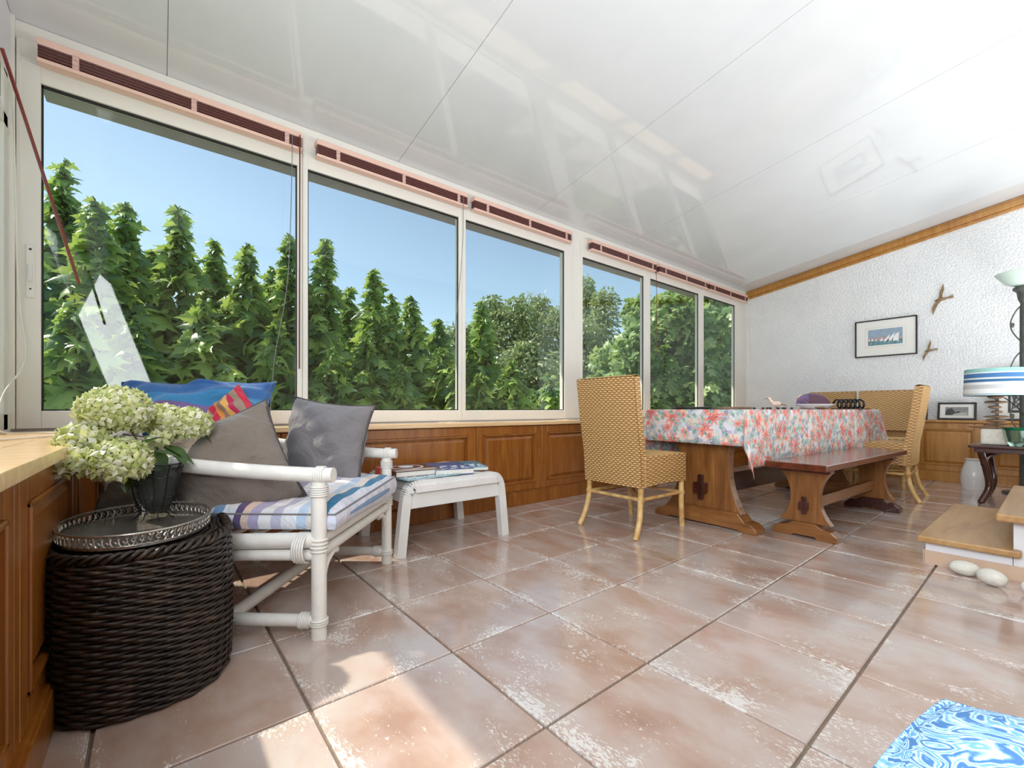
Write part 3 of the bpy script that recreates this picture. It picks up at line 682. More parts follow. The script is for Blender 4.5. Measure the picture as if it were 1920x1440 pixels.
def hydrangea(lab, c, r, sq=.75, seed=0, leaves=()):
    rnd = random.Random(seed); t = thing('hydrangea', lab, 'flower', (VX, VY, VZ+.15)); c = Vector(c)-Vector((VX, VY, VZ+.15))
    b = MB(); N = int(300*(r/.09)**2)
    for k in range(N):
        z = 1-1.75*(k+.5)/N; a = k*2.39996; rr = math.sqrt(max(0, 1-z*z)); d = Vector((rr*math.cos(a), rr*math.sin(a), z))
        d = (d+Vector((rnd.uniform(-.1, .1),)*3)).normalized(); p = c+Vector((d.x*r, d.y*r, d.z*r*sq))*rnd.uniform(.84, 1.05)
        x, y = frame_of(d); ro = rnd.uniform(0, PI); x, y = x*math.cos(ro)+y*math.sin(ro), y*math.cos(ro)-x*math.sin(ro); s = rnd.uniform(.0095, .0145)
        tl = d+Vector((rnd.uniform(-.35, .35), rnd.uniform(-.35, .35), rnd.uniform(-.35, .35)))
        for (e, f) in ((x, y), (y, -x), (-x, -y), (-y, x)):
            i = len(b.v); q = p+e*s*1.0
            b.v += [tuple(p+d*.001), tuple(q-f*s*.62+tl*s*.1), tuple(p+e*s*1.75+tl*s*.45), tuple(q+f*s*.62+tl*s*.1)]; b.f.append((i, i+1, i+2, i+3)); b.mi.append(0)
    stuff(b.build('florets', M['petal'], t))
    MB().blob(c-Vector((0, 0, r*.1)), (r*.72, r*.72, r*sq*.72), 8).build('flower_core', M['green_leaf_house'], t, smooth=True)
    MB().tube(smoothpath([c*.9, c*.5+Vector((0, 0, .01)), (0, 0, -.02), (c.x*-.05, c.y*-.05, -.11)]), .003, 6).build('stem', M['stem'], t)
    for (dr, L, wd, cu, st) in leaves:
        m = Vector(dr).to_track_quat('X', 'Z').to_matrix().to_4x4(); m.translation = c*.35*st+Vector((0, 0, .02))
        leafblade(L, wd, cu).build('leaf', M['green_leaf_house'], t, smooth=True, matrix=m)
    return t
hydrangea('largest hydrangea head, top left of the vase', (-.098, 1.70, .735), .084, .78, 1)
hydrangea('hydrangea head low on the left rim, nearest viewer', (-.085, 1.585, .600), .070, .8, 2, [((.6, -.5, .35), .11, .055, .4, 1.6), ((.3, .2, .6), .09, .05, .6, 2), ((-.1, -.3, -.9), .10, .05, .1, 2)])
hydrangea('brownish hydrangea head drooping furthest left over the pine counter edge', (-.178, 1.60, .605), .055, .7, 3)
hydrangea('hydrangea head between the largest one and the left counter', (-.16, 1.66, .655), .058, .7, 4)
hydrangea('hydrangea head right of the largest one, middle of the bunch', (.01, 1.80, .705), .058, .8, 5, [((.7, -.5, -.25), .12, .05, .25, 1)])
hydrangea('rightmost hydrangea head, in front of the taupe pillow', (.075, 1.80, .69), .064, .78, 6, [((.8, .1, -.1), .09, .05, .5, 2.2), ((.4, -.8, -.3), .11, .055, .2, 1)])
hydrangea('small half-open hydrangea head tucked above the vase rim', (.0, 1.735, .645), .028, .8, 7, [((-.5, -.6, -1.2), .12, .05, .05, 1), ((.1, -.9, -.5), .10, .06, .3, 1)])

# ------------------------------------------------------------------ rattan armchair
P0 = Vector((.404, 1.503, 0)); ev = Vector((.451, .528, 0)).normalized(); bv = Vector((-ev.y, ev.x, 0))
ac_rz = math.atan2(ev.y, ev.x)     # local x along the front edge, local y to the back
ac = thing('rattan_armchair', 'white painted rattan armchair with striped seat and grey pillows', 'armchair', P0, ac_rz)
WD, DP = .694, .64; R0 = .0235
def bind(c, axis, r, n=5, pitch=.007, rr=.0038):
    b = MB(); axis = Vector(axis).normalized(); x, y = frame_of(axis)
    for k in range(n):
        o = Vector(c)+axis*(k-(n-1)/2)*pitch; b.tube([o+(x*math.cos(2*PI*i/14)+y*math.sin(2*PI*i/14))*(r+rr*.6) for i in range(14)], rr, 5, closed=True)
    return stuff(b.build('cane_binding', M['white_rattan'], ac, smooth=True))
for x in (0, WD):
    MB().tube([(x, 0, 0), (x, 0, .2), (x, 0, .505)], R0, 14).build('front_leg', M['white_rattan'], ac, smooth='auto')
    MB().tube([(x, DP, 0), (x, DP+.02, .3), (x, DP+.06, .55), (x, DP+.08, .66)], R0*.9, 14).build('back_leg', M['white_rattan'], ac, smooth='auto')
    bind((x, 0, .475), (0, 0, 1), R0); bind((x, 0, .052), (0, 0, 1), R0, 3); bind((x, 0, .30), (0, 0, 1), R0, 4, .012)
    sx = -1 if x == 0 else 1
    # arm: sweeps back and slightly outwards
    arm = smoothpath([(x, -.048, .527), (x, .02, .527), (x+sx*.012, .2, .538), (x+sx*.02, .42, .558), (x, .6, .585), (x-sx*.03, DP+.06, .60)])
    MB().tube(arm, R0*1.02, 14).build('armrest', M['white_rattan'], ac, smooth='auto')
    bind((x, -.006, .527), (0, 1, 0), R0, 4)
    MB().tube([(x, .0, .055), (x, DP, .055)], R0*.85, 12).build('side_stretcher', M['white_rattan'], ac, smooth='auto')
    MB().tube([(x, .0, .315), (x, DP, .30)], R0*1.1, 12).build('side_rail', M['white_rattan'], ac, smooth='auto')
    MB().tube([(x, .0, .268), (x, DP, .26)], R0*.8, 12).build('side_rail', M['white_rattan'], ac, smooth='auto')
    bind((x, .05, .29), (0, 1, 0), R0*1.9, 5, .008); bind((x, .045, .055), (0, 1, 0), R0*.85, 5)
    # curled bracket under the front rail
    br = [(x-sx*.012, -.002, .08), (x-sx*.018, -.002, .16), (x-sx*.045, -.002, .225), (x-sx*.10, -.002, .252), (x-sx*.125, -.002, .245)]
    MB().tube(smoothpath(br), .011, 8).build('bracket', M['white_rattan'], ac, smooth='auto')
MB().tube([(0, 0, .318), (WD, 0, .318)], R0*.9, 12).build('front_rail', M['white_rattan'], ac, smooth='auto')
MB().tube([(0, 0, .272), (WD, 0, .272)], R0*.8, 12).build('front_rail', M['white_rattan'], ac, smooth='auto')
MB().tube([(0, DP+.01, .29), (WD, DP+.01, .29)], R0, 12).build('back_rail', M['white_rattan'], ac, smooth='auto')
MB().tube([(0, DP+.08, .65), (WD*.25, DP+.10, .68), (WD*.75, DP+.10, .68), (WD, DP+.08, .65)], R0, 12).build('back_rail', M['white_rattan'], ac, smooth='auto')
MB().tube([(0, .30, .06), (WD, .30, .06)], R0*.9, 12).build('cross_stretcher', M['white_rattan'], ac, smooth='auto')
for k in range(9):
    x = WD*(k+1)/10; MB().tube([(x, DP+.01, .30), (x, DP+.05, .5), (x, DP+.09, .67)], .009, 8).build('back_spindle', M['white_rattan'], ac, smooth='auto')
for k in range(7):
    y = .08+k*.08; MB().tube([(0, y, .318), (WD, y, .318)], .008, 6).build('seat_slat', M['white_rattan'], ac)

def puff(w, h, t, n=20, seed=0, pinch=.07, wr=.009):
    """pillow: local x width, y height, z thickness; returns MB"""
    rnd = random.Random(seed); ph = [rnd.uniform(0, 6) for _ in range(8)]; b = MB()
    for s in (1, -1):
        def fn(u, v, s=s):
            a, c = 2*u-1, 2*v-1
            px = w/2*a*(1-pinch*(1-a*a)*0-pinch*(1-abs(c)**2)*abs(a)**3); py = h/2*c*(1-pinch*(1-abs(a)**2)*abs(c)**3)
            k = ((1-a**2)*(1-c**2))**.62
            k2 = ((1-a**4)*(1-c**4))**.5; z = s*t/2*(.75*k+.25*k2)
            z += s*wr*k2*(math.sin(7*a+5*c+ph[0]+s)+.7*math.sin(11*c-6*a+ph[1])+.6*math.sin(15*a*c+ph[2]))
            r_ = math.hypot(abs(a), abs(c)); z += s*wr*1.6*max(0, r_-.9)*math.sin(9*math.atan2(c, a)+ph[3]+s)*min(1, 6*(1-max(abs(a), abs(c))))
            return Vector((px, py, z))
        b.grid(fn, n, n) if s == 1 else b.grid(lambda u, v: fn(1-u, v), n, n)
    return b
def edge_path(w, h, pinch=.07, n=14):
    pts = []
    for (f) in (lambda q: (q, -1), lambda q: (1, q), lambda q: (-q, 1), lambda q: (-1, -q)):
        for i in range(n):
            a, c = f(-1+2*i/n); pts.append(Vector((w/2*a*(1-pinch*(1-abs(c)**2)*abs(a)**3), h/2*c*(1-pinch*(1-abs(a)**2)*abs(c)**3), 0)))
    return pts
def pillow(name, label, cat, c, right, up, w, h, t, mat, pmat, seed=0, pinch=.07, roll=0, zip_=False, wr=.009):
    right = Vector(right).normalized(); up = (Vector(up)-right*Vector(up).dot(right)).normalized(); nrm = right.cross(up)
    if roll: right, up = right*math.cos(roll)+up*math.sin(roll), up*math.cos(roll)-right*math.sin(roll)
    m = Matrix((right, up, nrm)).transposed().to_4x4(); m.translation = c
    o = thing(name, label, cat); o.matrix_world = m
    puff(w, h, t, 22, seed, pinch, wr).build('cover', mat, o, smooth=True)
    MB().tube(edge_path(w, h, pinch), .0035, 6, closed=True).build('piping', pmat, o, smooth=True)
    if zip_: MB().tube([p+Vector((-.004, 0, .007)) for p in edge_path(w, h, pinch)[14:28]], .0022, 5).build('zipper', pmat, o)
    return o
# striped seat cushion
sc_ = thing('seat_cushion', 'white, lavender and blue striped box cushion on the rattan armchair seat', 'cushion', P0+bv*0+Vector((0, 0, .343)), ac_rz)
def cush(u, v):
    a, c = 2*u-1, 2*v-1; return a, c
cb = MB(); Lx, Ly = WD-.03, DP+.01
def ctop(u, v):
    a, c = 2*u-1, 2*v-1; k = ((1-a**6)*(1-c**6))**.5
    dz = .012*math.sin(9*a+4*c)*math.cos(7*c-3*a)+.014*math.cos(5*c+2*a)
    return Vector((WD/2+a*Lx/2*(1+.01*k), Ly/2-.045+c*Ly/2, .062+.030*k+dz*k*.8+.012*a))
def cbot(u, v):
    p = ctop(u, v); return Vector((p.x, p.y, .002+.004*math.sin(6*u)))
cb.grid(ctop, 30, 26); cb.grid(lambda u, v: cbot(1-u, v), 20, 20)
N = 30
for (f) in (lambda q: (q, 0), lambda q: (1, q), lambda q: (1-q, 1), lambda q: (0, 1-q)):
    cb.grid(lambda u, v, f=f: (lambda T_, B_: B_*(1-v)+T_*v+(T_-Vector((WD/2, Ly/2-.045, T_.z))).normalized()*.010*math.sin(PI*v))(ctop(*f(u)), cbot(*f(u))), 30, 5)
cb.build('cover', M['seat_stripes'], sc_, smooth='auto')
pp = [ctop(*q)+Vector((0, 0, .001)) for q in [(i/20, 0) for i in range(20)]+[(1, i/20) for i in range(20)]+[(1-i/20, 1) for i in range(20)]+[(0, 1-i/20) for i in range(20)]]
MB().tube(pp, .0035, 5, closed=True).build('piping', M['grey'], sc_, smooth=True)
for (x, y) in ((.18, .16), (.5, .16), (.34, .3), (.18, .44), (.5, .44)):
    q = ctop(x/WD, (y+.045)/Ly+.0); MB().lathe([(0, .004), (.008, .003), (.01, 0)], 10, (x, y, q.z-.002)).build('tuft_button', M['grey'], sc_)
R_ = Vector((math.sin(math.radians(51.25)), -math.cos(math.radians(51.25)), 0)); F_ = Vector((math.cos(math.radians(51.25)), math.sin(math.radians(51.25)), 0)); Z_ = Vector((0, 0, 1))
pillow('pillow', 'taupe pillow standing on its corner behind the near armrest', 'pillow', Vector((.195, 1.865, .522)), R_*.93+F_*.22, Z_+F_*.28, .40, .40, .24, M['taupe'], M['taupe_piping'], 3, .09, math.radians(24), True)
pillow('pillow', 'grey pillow upright against the far armrest of the rattan armchair', 'pillow', Vector((.595, 2.10, .60)), R_*.97-F_*.2, Z_+F_*.22-R_*.16, .425, .365, .20, M['grey'], M['taupe_piping'], 5, .10, math.radians(-6), True)
pillow('pillow', 'blue and violet striped pillow on top of the armchair back', 'pillow', Vector((.115, 2.25, .715)), R_*.98+F_*.25, Z_*.9+F_*.5, .58, .32, .20, M['blue_stripes'], M['blue_stripes'], 8, .08, math.radians(1), False, .02)
pillow('pillow', 'small red and orange striped pillow peeking behind the taupe pillow', 'pillow', Vector((.225, 2.08, .70)), R_, Z_+F_*.2, .20, .20, .08, M['red_stripes'], M['red_stripes'], 9, .06, math.radians(40))
pillow('pillow', 'lower grey pillow flattened against the rear of the near armrest', 'pillow', Vector((.04, 1.96, .50)), R_*.8+F_*.6, Z_+F_*.3, .38, .28, .13, M['taupe'], M['taupe_piping'], 12, .06, math.radians(-8))

# ------------------------------------------------------------------ white footstool with books
fs = thing('footstool', 'low white bentwood footstool with padded top under the window cupboards', 'footstool', (1.262, 2.305, 0))
hx, hy = .315, .245
for sy in (-1, 1):
    yy = sy*hy
    prof2 = [(-hx-.012, 0), (-hx, .12), (-hx+.018, .28), (-hx+.035, .33), (-hx+.075, .355), (-.1, .352), (.1, .352), (hx-.075, .355), (hx-.035, .33), (hx-.018, .28), (hx, .12), (hx+.012, 0)]
    for name, idx in (('bent_leg', range(0, 6)), ('bent_leg', range(6, 12))):
        b = MB(); pts = smoothpath([(prof2[i][0], 0, prof2[i][1]) for i in idx], 5); W2 = .022
        for p, q in zip(pts[:-1], pts[1:]):
            d = (q-p).normalized(); nrm = Vector((-d.z, 0, d.x))*.024
            # widths in plane .016, across .022
            b.quadbox([p-nrm+Vector((0, yy-W2, 0)), q-nrm+Vector((0, yy-W2, 0)), q-nrm+Vector((0, yy+W2, 0)), p-nrm+Vector((0, yy+W2, 0)), p+nrm+Vector((0, yy-W2, 0)), q+nrm+Vector((0, yy-W2, 0)), q+nrm+Vector((0, yy+W2, 0)), p+nrm+Vector((0, yy+W2, 0))])
        b.build(name, M['white_paint'], fs)
    MB().box(-hx+.015, hx-.015, yy-.012, yy+.012, .235, .315).build('apron', M['white_paint'], fs, bevel=.003)
for sx in (-1, 1): MB().box(sx*(hx-.03)-.012, sx*(hx-.03)+.012, -hy, hy, .26, .32).build('apron', M['white_paint'], fs, bevel=.003)
b = MB()
def cs(u, v):
    a, c = 2*u-1, 2*v-1; k = ((1-a**6)*(1-c**6))**.5; return Vector((a*(hx-.062), c*(hy+.034), .352+.028*k+.003*math.sin(8*a+3*c)*k))
b.grid(cs, 20, 16); b.grid(lambda u, v: Vector((cs(1-u, v).x, cs(1-u, v).y, .318)), 6, 6)
for f in (lambda q: (q, 0), lambda q: (1, q), lambda q: (1-q, 1), lambda q: (0, 1-q)): b.grid(lambda u, v, f=f: cs(*f(u))*v+Vector((cs(*f(u)).x, cs(*f(u)).y, .318))*(1-v), 16, 3)
b.build('padded_seat', M['white_cloth'], fs, smooth='auto')
def book(name, label, c, rz, w, d, h, cov, tilt=0, extra=None, cat='book'):
    t = thing(name, label, cat, c, rz); t.rotation_euler = (tilt, 0, rz)
    MB().box(-w/2+.003, w/2-.002, -d/2+.003, d/2-.003, .002, h-.002).build('pages', M['paper'], t)
    MB().box(-w/2, w/2, -d/2, d/2, h-.002, h).box(-w/2, w/2, -d/2, d/2, 0, .002).box(-w/2, -w/2+.002, -d/2, d/2, 0, h).build('cover', cov, t)
    if extra: extra(t, w, d, h)
    return t
def oval_print(t, w, d, h):
    MB().lathe([(0, 0), (1, 0), (1, .0005), (0, .0005)], 24, (.0, .02, h), w*.36, d*.3).build('cover_picture', M['paper'], t)
    MB().lathe([(0, 0), (1, 0), (1, .0005), (0, .0005)], 24, (.0, .02, h+.0005), w*.31, d*.25).build('cover_picture', M['book_brown'], t)
    MB().lathe([(0, 0), (1, 0), (1, .0005), (0, .0005)], 18, (.0, .03, h+.001), w*.16, d*.14).build('cover_picture', M['print_white'], t)
    MB().box(-w*.45, w*.45, -d*.42, -d*.36, h, h+.0006).box(-w*.45, w*.45, -d*.32, -d*.29, h, h+.0006).build('cover_lines', M['paper'], t)
def wave_print(t, w, d, h):
    rnd = random.Random(4); b = MB()
    for k in range(34):
        x = rnd.uniform(-.42, .42)*w; y = rnd.uniform(-.45, -.02)*d; s = rnd.uniform(.006, .018); b.lathe([(0, 0), (1, 0), (.8, .0006), (0, .0006)], 7, (x, y, h), s, s*.5)
    b.build('cover_picture', M['print_white'], t)
book('magazine', 'pale blue magazine lying flat under the brown book on the footstool', (1.12, 2.18, .3805), .10, .34, .26, .007, M['book_pale'], extra=wave_print, cat='magazine')
book('book', 'thick brown book with round cover picture, on the left of the footstool', (1.08, 2.27, .388), -.04, .26, .30, .028, M['book_brown'], extra=oval_print)
book('book', 'thick deep blue book in the middle of the footstool', (1.315, 2.24, .3805), -.28, .22, .33, .030, M['book_blue'], extra=wave_print)
book('magazine', 'teal magazine with rolled edge at right end of the footstool', (1.485, 2.30, .3805), -.34, .19, .32, .020, M['book_teal'], extra=wave_print, cat='magazine')
book('magazine', 'white magazine at the back right of the footstool, behind the blue book', (1.36, 2.49, .3805), .12, .30, .10, .012, M['paper'], cat='magazine')
tag(MB().box(.94, .965, 2.32, 2.40, .375, .42).box(.935, .97, 2.30, 2.32, .375, .40).build('small_box', M['coral'], bevel=.006), 'small coral pink object behind the armrest end, on the footstool', 'box')

# ------------------------------------------------------------------ rattan dining chairs
def wave_surface(fn, nu, nv, rows, cols, amp=.0045, mu=5, mv=4):
    """woven skin: fn(u, v) -> (point, normal); horizontal strands go over and under upright stakes"""
    b = MB(); NU, NV = cols*mu, rows*mv
    def g_(u, v):
        p, n = fn(u, v); r = v*rows; ri = int(min(rows-1, math.floor(r))); fr = r-ri
        strand = math.sin(PI*fr)**.7 if 0 < fr < 1 else 0
        over = math.sin(PI*u*cols+(PI if ri % 2 else 0))
        return p+n*(amp*strand*(.55+.75*over)-amp*.5)
    return b.grid(g_, NU, NV, 0, lambda u, v: (u*cols, v*rows))
def dining_chair(label):
    """origin on floor at the centre, faces +x"""
    t = thing('dining_chair', label, 'chair', (0, 0, 0), 0, 'golden wicker dining chairs')
    hw, zb, zs, zt_, lean = .215, .285, .465, .925, .075; xb, xf = -.235, .225
    def back_out(u, v):
        z = zb+(zt_-zb)*v; x = xb-lean*max(0, (z-.46)/(zt_-.46))**1.1-.012*math.sin(PI*v); cr = .008*math.cos(PI*(u-.5)); w = hw*(1+.02*v)
        return Vector((x-cr, hw*0+w*(1-2*u), z)), Vector((-1, 0, -.15)).normalized()
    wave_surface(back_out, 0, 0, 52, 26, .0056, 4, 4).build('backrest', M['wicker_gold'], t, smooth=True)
    def back_in(u, v):
        p, n = back_out(1-u, v*.62+.38); return p+Vector((.05, 0, 0)), Vector((1, 0, .15)).normalized()
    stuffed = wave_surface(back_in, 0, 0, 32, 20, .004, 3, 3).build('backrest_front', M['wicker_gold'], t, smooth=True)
    for s in (-1, 1):
        def side(u, v, s=s):
            p, _ = back_out(0 if s > 0 else 1, v); return p+Vector((.05*(u if s < 0 else 1-u), s*.003, 0)), Vector((0, s, 0))
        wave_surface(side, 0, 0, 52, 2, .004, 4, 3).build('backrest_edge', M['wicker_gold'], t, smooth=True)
        def sk(u, v, s=s):
            x = xb+.02+(xf-xb-.02)*(u if s < 0 else 1-u); return Vector((x, s*(hw+.002), zb+(zs-zb)*v+.01*math.sin(PI*u)*(1-v))), Vector((0, s, 0))
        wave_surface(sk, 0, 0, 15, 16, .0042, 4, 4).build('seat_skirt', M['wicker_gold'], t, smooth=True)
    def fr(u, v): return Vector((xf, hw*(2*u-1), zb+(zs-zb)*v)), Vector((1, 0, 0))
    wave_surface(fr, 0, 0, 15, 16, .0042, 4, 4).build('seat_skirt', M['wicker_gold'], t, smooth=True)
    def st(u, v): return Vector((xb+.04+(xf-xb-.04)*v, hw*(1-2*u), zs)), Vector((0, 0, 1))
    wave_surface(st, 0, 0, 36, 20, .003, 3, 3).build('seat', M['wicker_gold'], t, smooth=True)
    # braided top edge
    def tp_(u, v): 
        p, _ = back_out(u, 1); return p+Vector((.05*v, 0, .004+.006*math.sin(PI*v))), Vector((0, 0, 1))
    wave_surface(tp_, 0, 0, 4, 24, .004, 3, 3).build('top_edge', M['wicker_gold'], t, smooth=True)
    MB().box(xb+.01, xf-.012, -hw+.01, hw-.01, zs-.03, zs-.01).build('seat_board', M['rattan_pole'], t)
    r = .0165
    for s in (-1, 1):
        MB().tube(smoothpath([(xf-.02, s*(hw-.018), .44), (xf-.02, s*(hw-.018), .15), (xf-.01, s*(hw-.018), 0)]), r, 12).build('front_leg', M['rattan_pole'], t, smooth='auto')
        MB().tube(smoothpath([(xb+.022, s*(hw-.018), .44), (xb+.018, s*(hw-.018), .22), (xb-.005, s*(hw-.010), .1), (xb-.055, s*(hw-.0), 0)]), r, 12).build('back_leg', M['rattan_pole'], t, smooth='auto')
        MB().tube([(xb+.02, s*(hw-.018), .215), (xf-.02, s*(hw-.018), .215)], .0105, 8).build('stretcher', M['rattan_pole'], t, smooth='auto')
        for (xx) in (xb+.02, xf-.02):
            w_ = MB()
            for k in range(3): w_.tube([(xx+.0185*math.cos(2*PI*i/12), s*(hw-.018)+.0185*math.sin(2*PI*i/12), .207+k*.008) for i in range(12)], .004, 5, closed=True)
            w_.build('cane_wrap', M['rattan_pole'], t, smooth=True)
    for xx in (xb+.02, xf-.02): MB().tube([(xx, -hw+.018, .215), (xx, hw-.018, .215)], .0105, 8).build('stretcher', M['rattan_pole'], t, smooth='auto')
    MB().tube([(xb+.02, -hw+.03, .215), (xf-.03, hw-.03, .215)], .009, 8).build('cross_brace', M['rattan_pole'], t, smooth='auto')
    return t
ch = dining_chair('golden wicker dining chair standing alone at the near end of the table')
ch.location = (2.385, 1.705, 0); ch.rotation_euler = (0, 0, math.radians(-1))
for (x, y, rz, lab) in ((5.52, 1.10, PI+.03, 'golden wicker chair at far table end, right of the purple bowl, seen from the front'), (5.58, 1.60, PI-.03, 'golden wicker chair at far table end, half hidden behind the purple bowl'),
                        (4.87, .985, PI/2+.04, 'golden wicker chair seen side-on beyond the far end of the bench')):
    c = copy_tree(ch); c.location = (x, y, 0); c.rotation_euler = (0, 0, rz); c['label'] = lab

# ------------------------------------------------------------------ refectory table, cloth, bench
def trestle(b, x, w_top, w_mid, h, z0, th):
    """shaped upright board, in the y-z plane"""
    P = []
    n = 14
    for i in range(n+1):
        q = i/n; z = z0+(h-z0)*q; w = w_mid+(w_top-w_mid)*abs(2*q-1)**2.2; P.append((w, z))
    poly = [(w, z) for w, z in P]+[(-w, z) for w, z in reversed(P)]
    b.prism(poly, lambda u, v, t: (x+t, u, v), -th/2, th/2); return b
def foot(b, x, half, z1, th):
    poly = [(-half, 0), (-half+.10, 0), (-half+.11, .012), (half-.11, .012), (half-.10, 0), (half, 0), (half, .03), (half-.03, .055), (half-.07, .062), (half-.11, z1), (-half+.11, z1), (-half+.07, .062), (-half+.03, .055), (-half, .03)]
    b.prism(poly, lambda u, v, t: (x+t, u, v), -th/2, th/2); return b
TA = math.radians(-2.5)
tb = thing('dining_table', 'golden brown wooden trestle dining table under the floral cloth', 'table', (2.62, 1.455, 0), TA)
TL, TW, TH = 2.45, .66, .735
for x in (.16, TL-.42):
    trestle(MB(), x, .25, .17, TH-.06, .10, .06).build('trestle_board', M['table_upright'], tb, bevel=.003)
    foot(MB(), x, .345, .11, .11).build('foot', M['table_foot'], tb, bevel=.004)
    MB().box(x-.05, x+.05, -.28, .28, TH-.08, TH-.03).build('bearer', M['table_wood'], tb, bevel=.004)
    sg = -1 if x < 1 else 1
    kx = x+sg*.055; MB().box(kx-.03, kx+.03, -.035, .035, .20, .27).build('tenon', M['dark_wood'], tb, bevel=.003)
    MB().box(kx-.012, kx+.012, -.015, .015, .16, .32).build('wedge', M['dark_wood'], tb, bevel=.003)
MB().box(.19, TL-.45, -.02, .02, .17, .30).build('stretcher_beam', M['dark_wood'], tb, bevel=.003)
MB().box(0, TL, -TW/2, TW/2, TH-.035, TH).build('tabletop', M['table_wood'], tb, bevel=.004)
cl = MB(); hs, he = .335, .215; th_ = .0035
def cloth(u, v):
    x = -he+(TL+2*he)*u; y = -hs+(TW+2*hs)*v
    cx, cy = min(max(x, 0), TL), min(max(y, 0), TW); dx, dy = x-cx, y-cy
    a, c = abs(dx), abs(dy); rho = math.hypot(a, c)
    if rho < 1e-6: return Vector((x, y-TW/2, TH+th_))
    phi = math.atan2(c, a); k = .04+.20*math.sin(2*phi)**1.5
    wob = .012*math.sin(x*7.5+1)*min(1, c/.2) if a < 1e-6 else (.008*math.sin(y*9)*min(1, a/.2) if c < 1e-6 else 0)
    hr = min(rho, .006)+k*rho+wob; zz = -math.sqrt(max(0, 1-k*k))*max(0, rho-.004)
    sx, sy = (1 if dx > 0 else -1), (1 if dy > 0 else -1)
    return Vector((cx+sx*math.cos(phi)*hr, cy-TW/2+sy*math.sin(phi)*hr, TH+th_+zz))
us = sorted(set([i/100 for i in range(101)]+[he/(TL+2*he), 1-he/(TL+2*he)])); vs = sorted(set([i/60 for i in range(61)]+[hs/(TW+2*hs), 1-hs/(TW+2*hs)]))
nv_ = len(vs)
for u in us:
    for v in vs: cl.v.append(tuple(cloth(u, v)))
for i in range(len(us)-1):
    for j in range(nv_-1):
        q = (i*nv_+j, (i+1)*nv_+j, (i+1)*nv_+j+1, i*nv_+j+1)
        cl.uv[len(cl.f)] = [(us[k//nv_]*(TL+2*he), vs[k % nv_]*(TW+2*hs)) for k in q]; cl.f.append(q); cl.mi.append(0)
tc_ = tag(cl.build('tablecloth', M['floral'], smooth=True), 'red, coral and teal floral tablecloth draped over the long table', 'tablecloth')
tc_.location = tb.location; tc_.rotation_euler = (0, 0, TA)
so_ = tc_.modifiers.new('thickness', 'SOLIDIFY'); so_.thickness = .0015; so_.offset = -1

bn = thing('bench', 'dark-topped wooden trestle bench along the near side of the table', 'bench', (2.775, .93, 0), math.radians(-2.5))
BL = 1.56
for x in (.16, BL-.2):
    trestle(MB(), x, .135, .075, .385, .085, .042).build('trestle_board', M['table_upright'], bn, bevel=.003)
    foot(MB(), x, .165, .085, .075).build('foot', M['dark_wood'] if x > 1 else M['table_foot'], bn, bevel=.003)
    MB().box(x-.035, x+.035, -.13, .13, .375, .402).build('bearer', M['bench_top'], bn, bevel=.003)
    sg = -1 if x < 1 else 1; kx = x+sg*.035
    MB().box(kx-.02, kx+.02, -.022, .022, .16, .205).build('tenon', M['dark_wood'], bn, bevel=.002)
    MB().box(kx-.008, kx+.008, -.011, .011, .135, .235).build('wedge', M['dark_wood'], bn, bevel=.002)
MB().box(.18, BL-.22, -.014, .014, .15, .215).build('stretcher_beam', M['table_wood'], bn, bevel=.002)
MB().box(0, BL, -.155, .155, .402, .438).build('seat', M['bench_top'], bn, bevel=.004)

# ------------------------------------------------------------------ things on the table
ZT = TH+.0052
def onT(u, v): return (tb.location.x+u*math.cos(TA)-v*math.sin(TA), tb.location.y+u*math.sin(TA)+v*math.cos(TA), ZT)
gp = thing('glass_plate', 'clear glass plate at the near left end of the table', 'plate', onT(.16, .10))
MB().lathe([(0, 0), (.09, .001), (.13, .012), (.14, .014), (.13, .009), (.09, -.0)], 32, (0, 0, .001)).build('dish', M['clear_glass'], gp, smooth='auto')
MB().lathe([(.139, .0125), (.143, .0135), (.139, .0155)], 32).build('rim', M['metal_grey'], gp, smooth='auto')
tag(MB().box(-.12, .2, -.12, .12, 0, .006).build('placemat', M['iron'], bevel=.002), 'thin dark placemat right of the glass plate', 'placemat').location = onT(.30, -.02)
sp_ = tag(MB().box(-.10, .10, -.06, .06, 0, .014).build('slate_slab', M['driftwood'], bevel=.004), 'small dark slab at near right edge of the table', 'slab'); sp_.location = onT(.17, -.19)
rnd = random.Random(3)
for k in range(9):
    bb = MB().blob((0, 0, .0065), (.013+.004*rnd.random(), .010, .0065), 6, k, .15).build('black_pebble', M['black_frame'], smooth=True)
    bb.location = onT(.30+.075*k, -.22+.012*math.sin(k*2)); tag(bb, 'small black pebble, %s from the near end of the row on the right table edge' % ['first', 'second', 'third', 'fourth', 'fifth', 'sixth', 'seventh', 'eighth', 'ninth'][k], 'pebble', 'row of black pebbles')
# sandpiper figure
bd = thing('wading_bird_figure', 'small cream wading bird figure with long beak on the table', 'figurine', onT(.95, -.10), -.7)
MB().blob((0, 0, .04), (.035, .018, .02), 10, 2, .04).build('body', M['porcelain'], bd, smooth=True)
MB().tube(smoothpath([(-.02, 0, .045), (-.04, 0, .062), (-.046, 0, .075)]), [.012]*6+[.008]*6+[.007], 8).blob((-.05, 0, .08), (.012, .009, .009), 8).build('neck_and_head', M['porcelain'], bd, smooth=True)
MB().tube([(-.058, 0, .08), (-.09, 0, .074)], [.003, .001], 6).build('beak', M['iron'], bd)
MB().prism([(.02, -.01), (.075, -.005), (.075, .005), (.02, .01)], lambda u, v, t_: (u, v, .043-u*.25+t_), 0, .005).build('tail', M['driftwood'], bd)
for s in (-1, 1): MB().tube([(0, s*.006, .028), (.002, s*.007, 0)], .0015, 5).build('leg', M['iron'], bd)
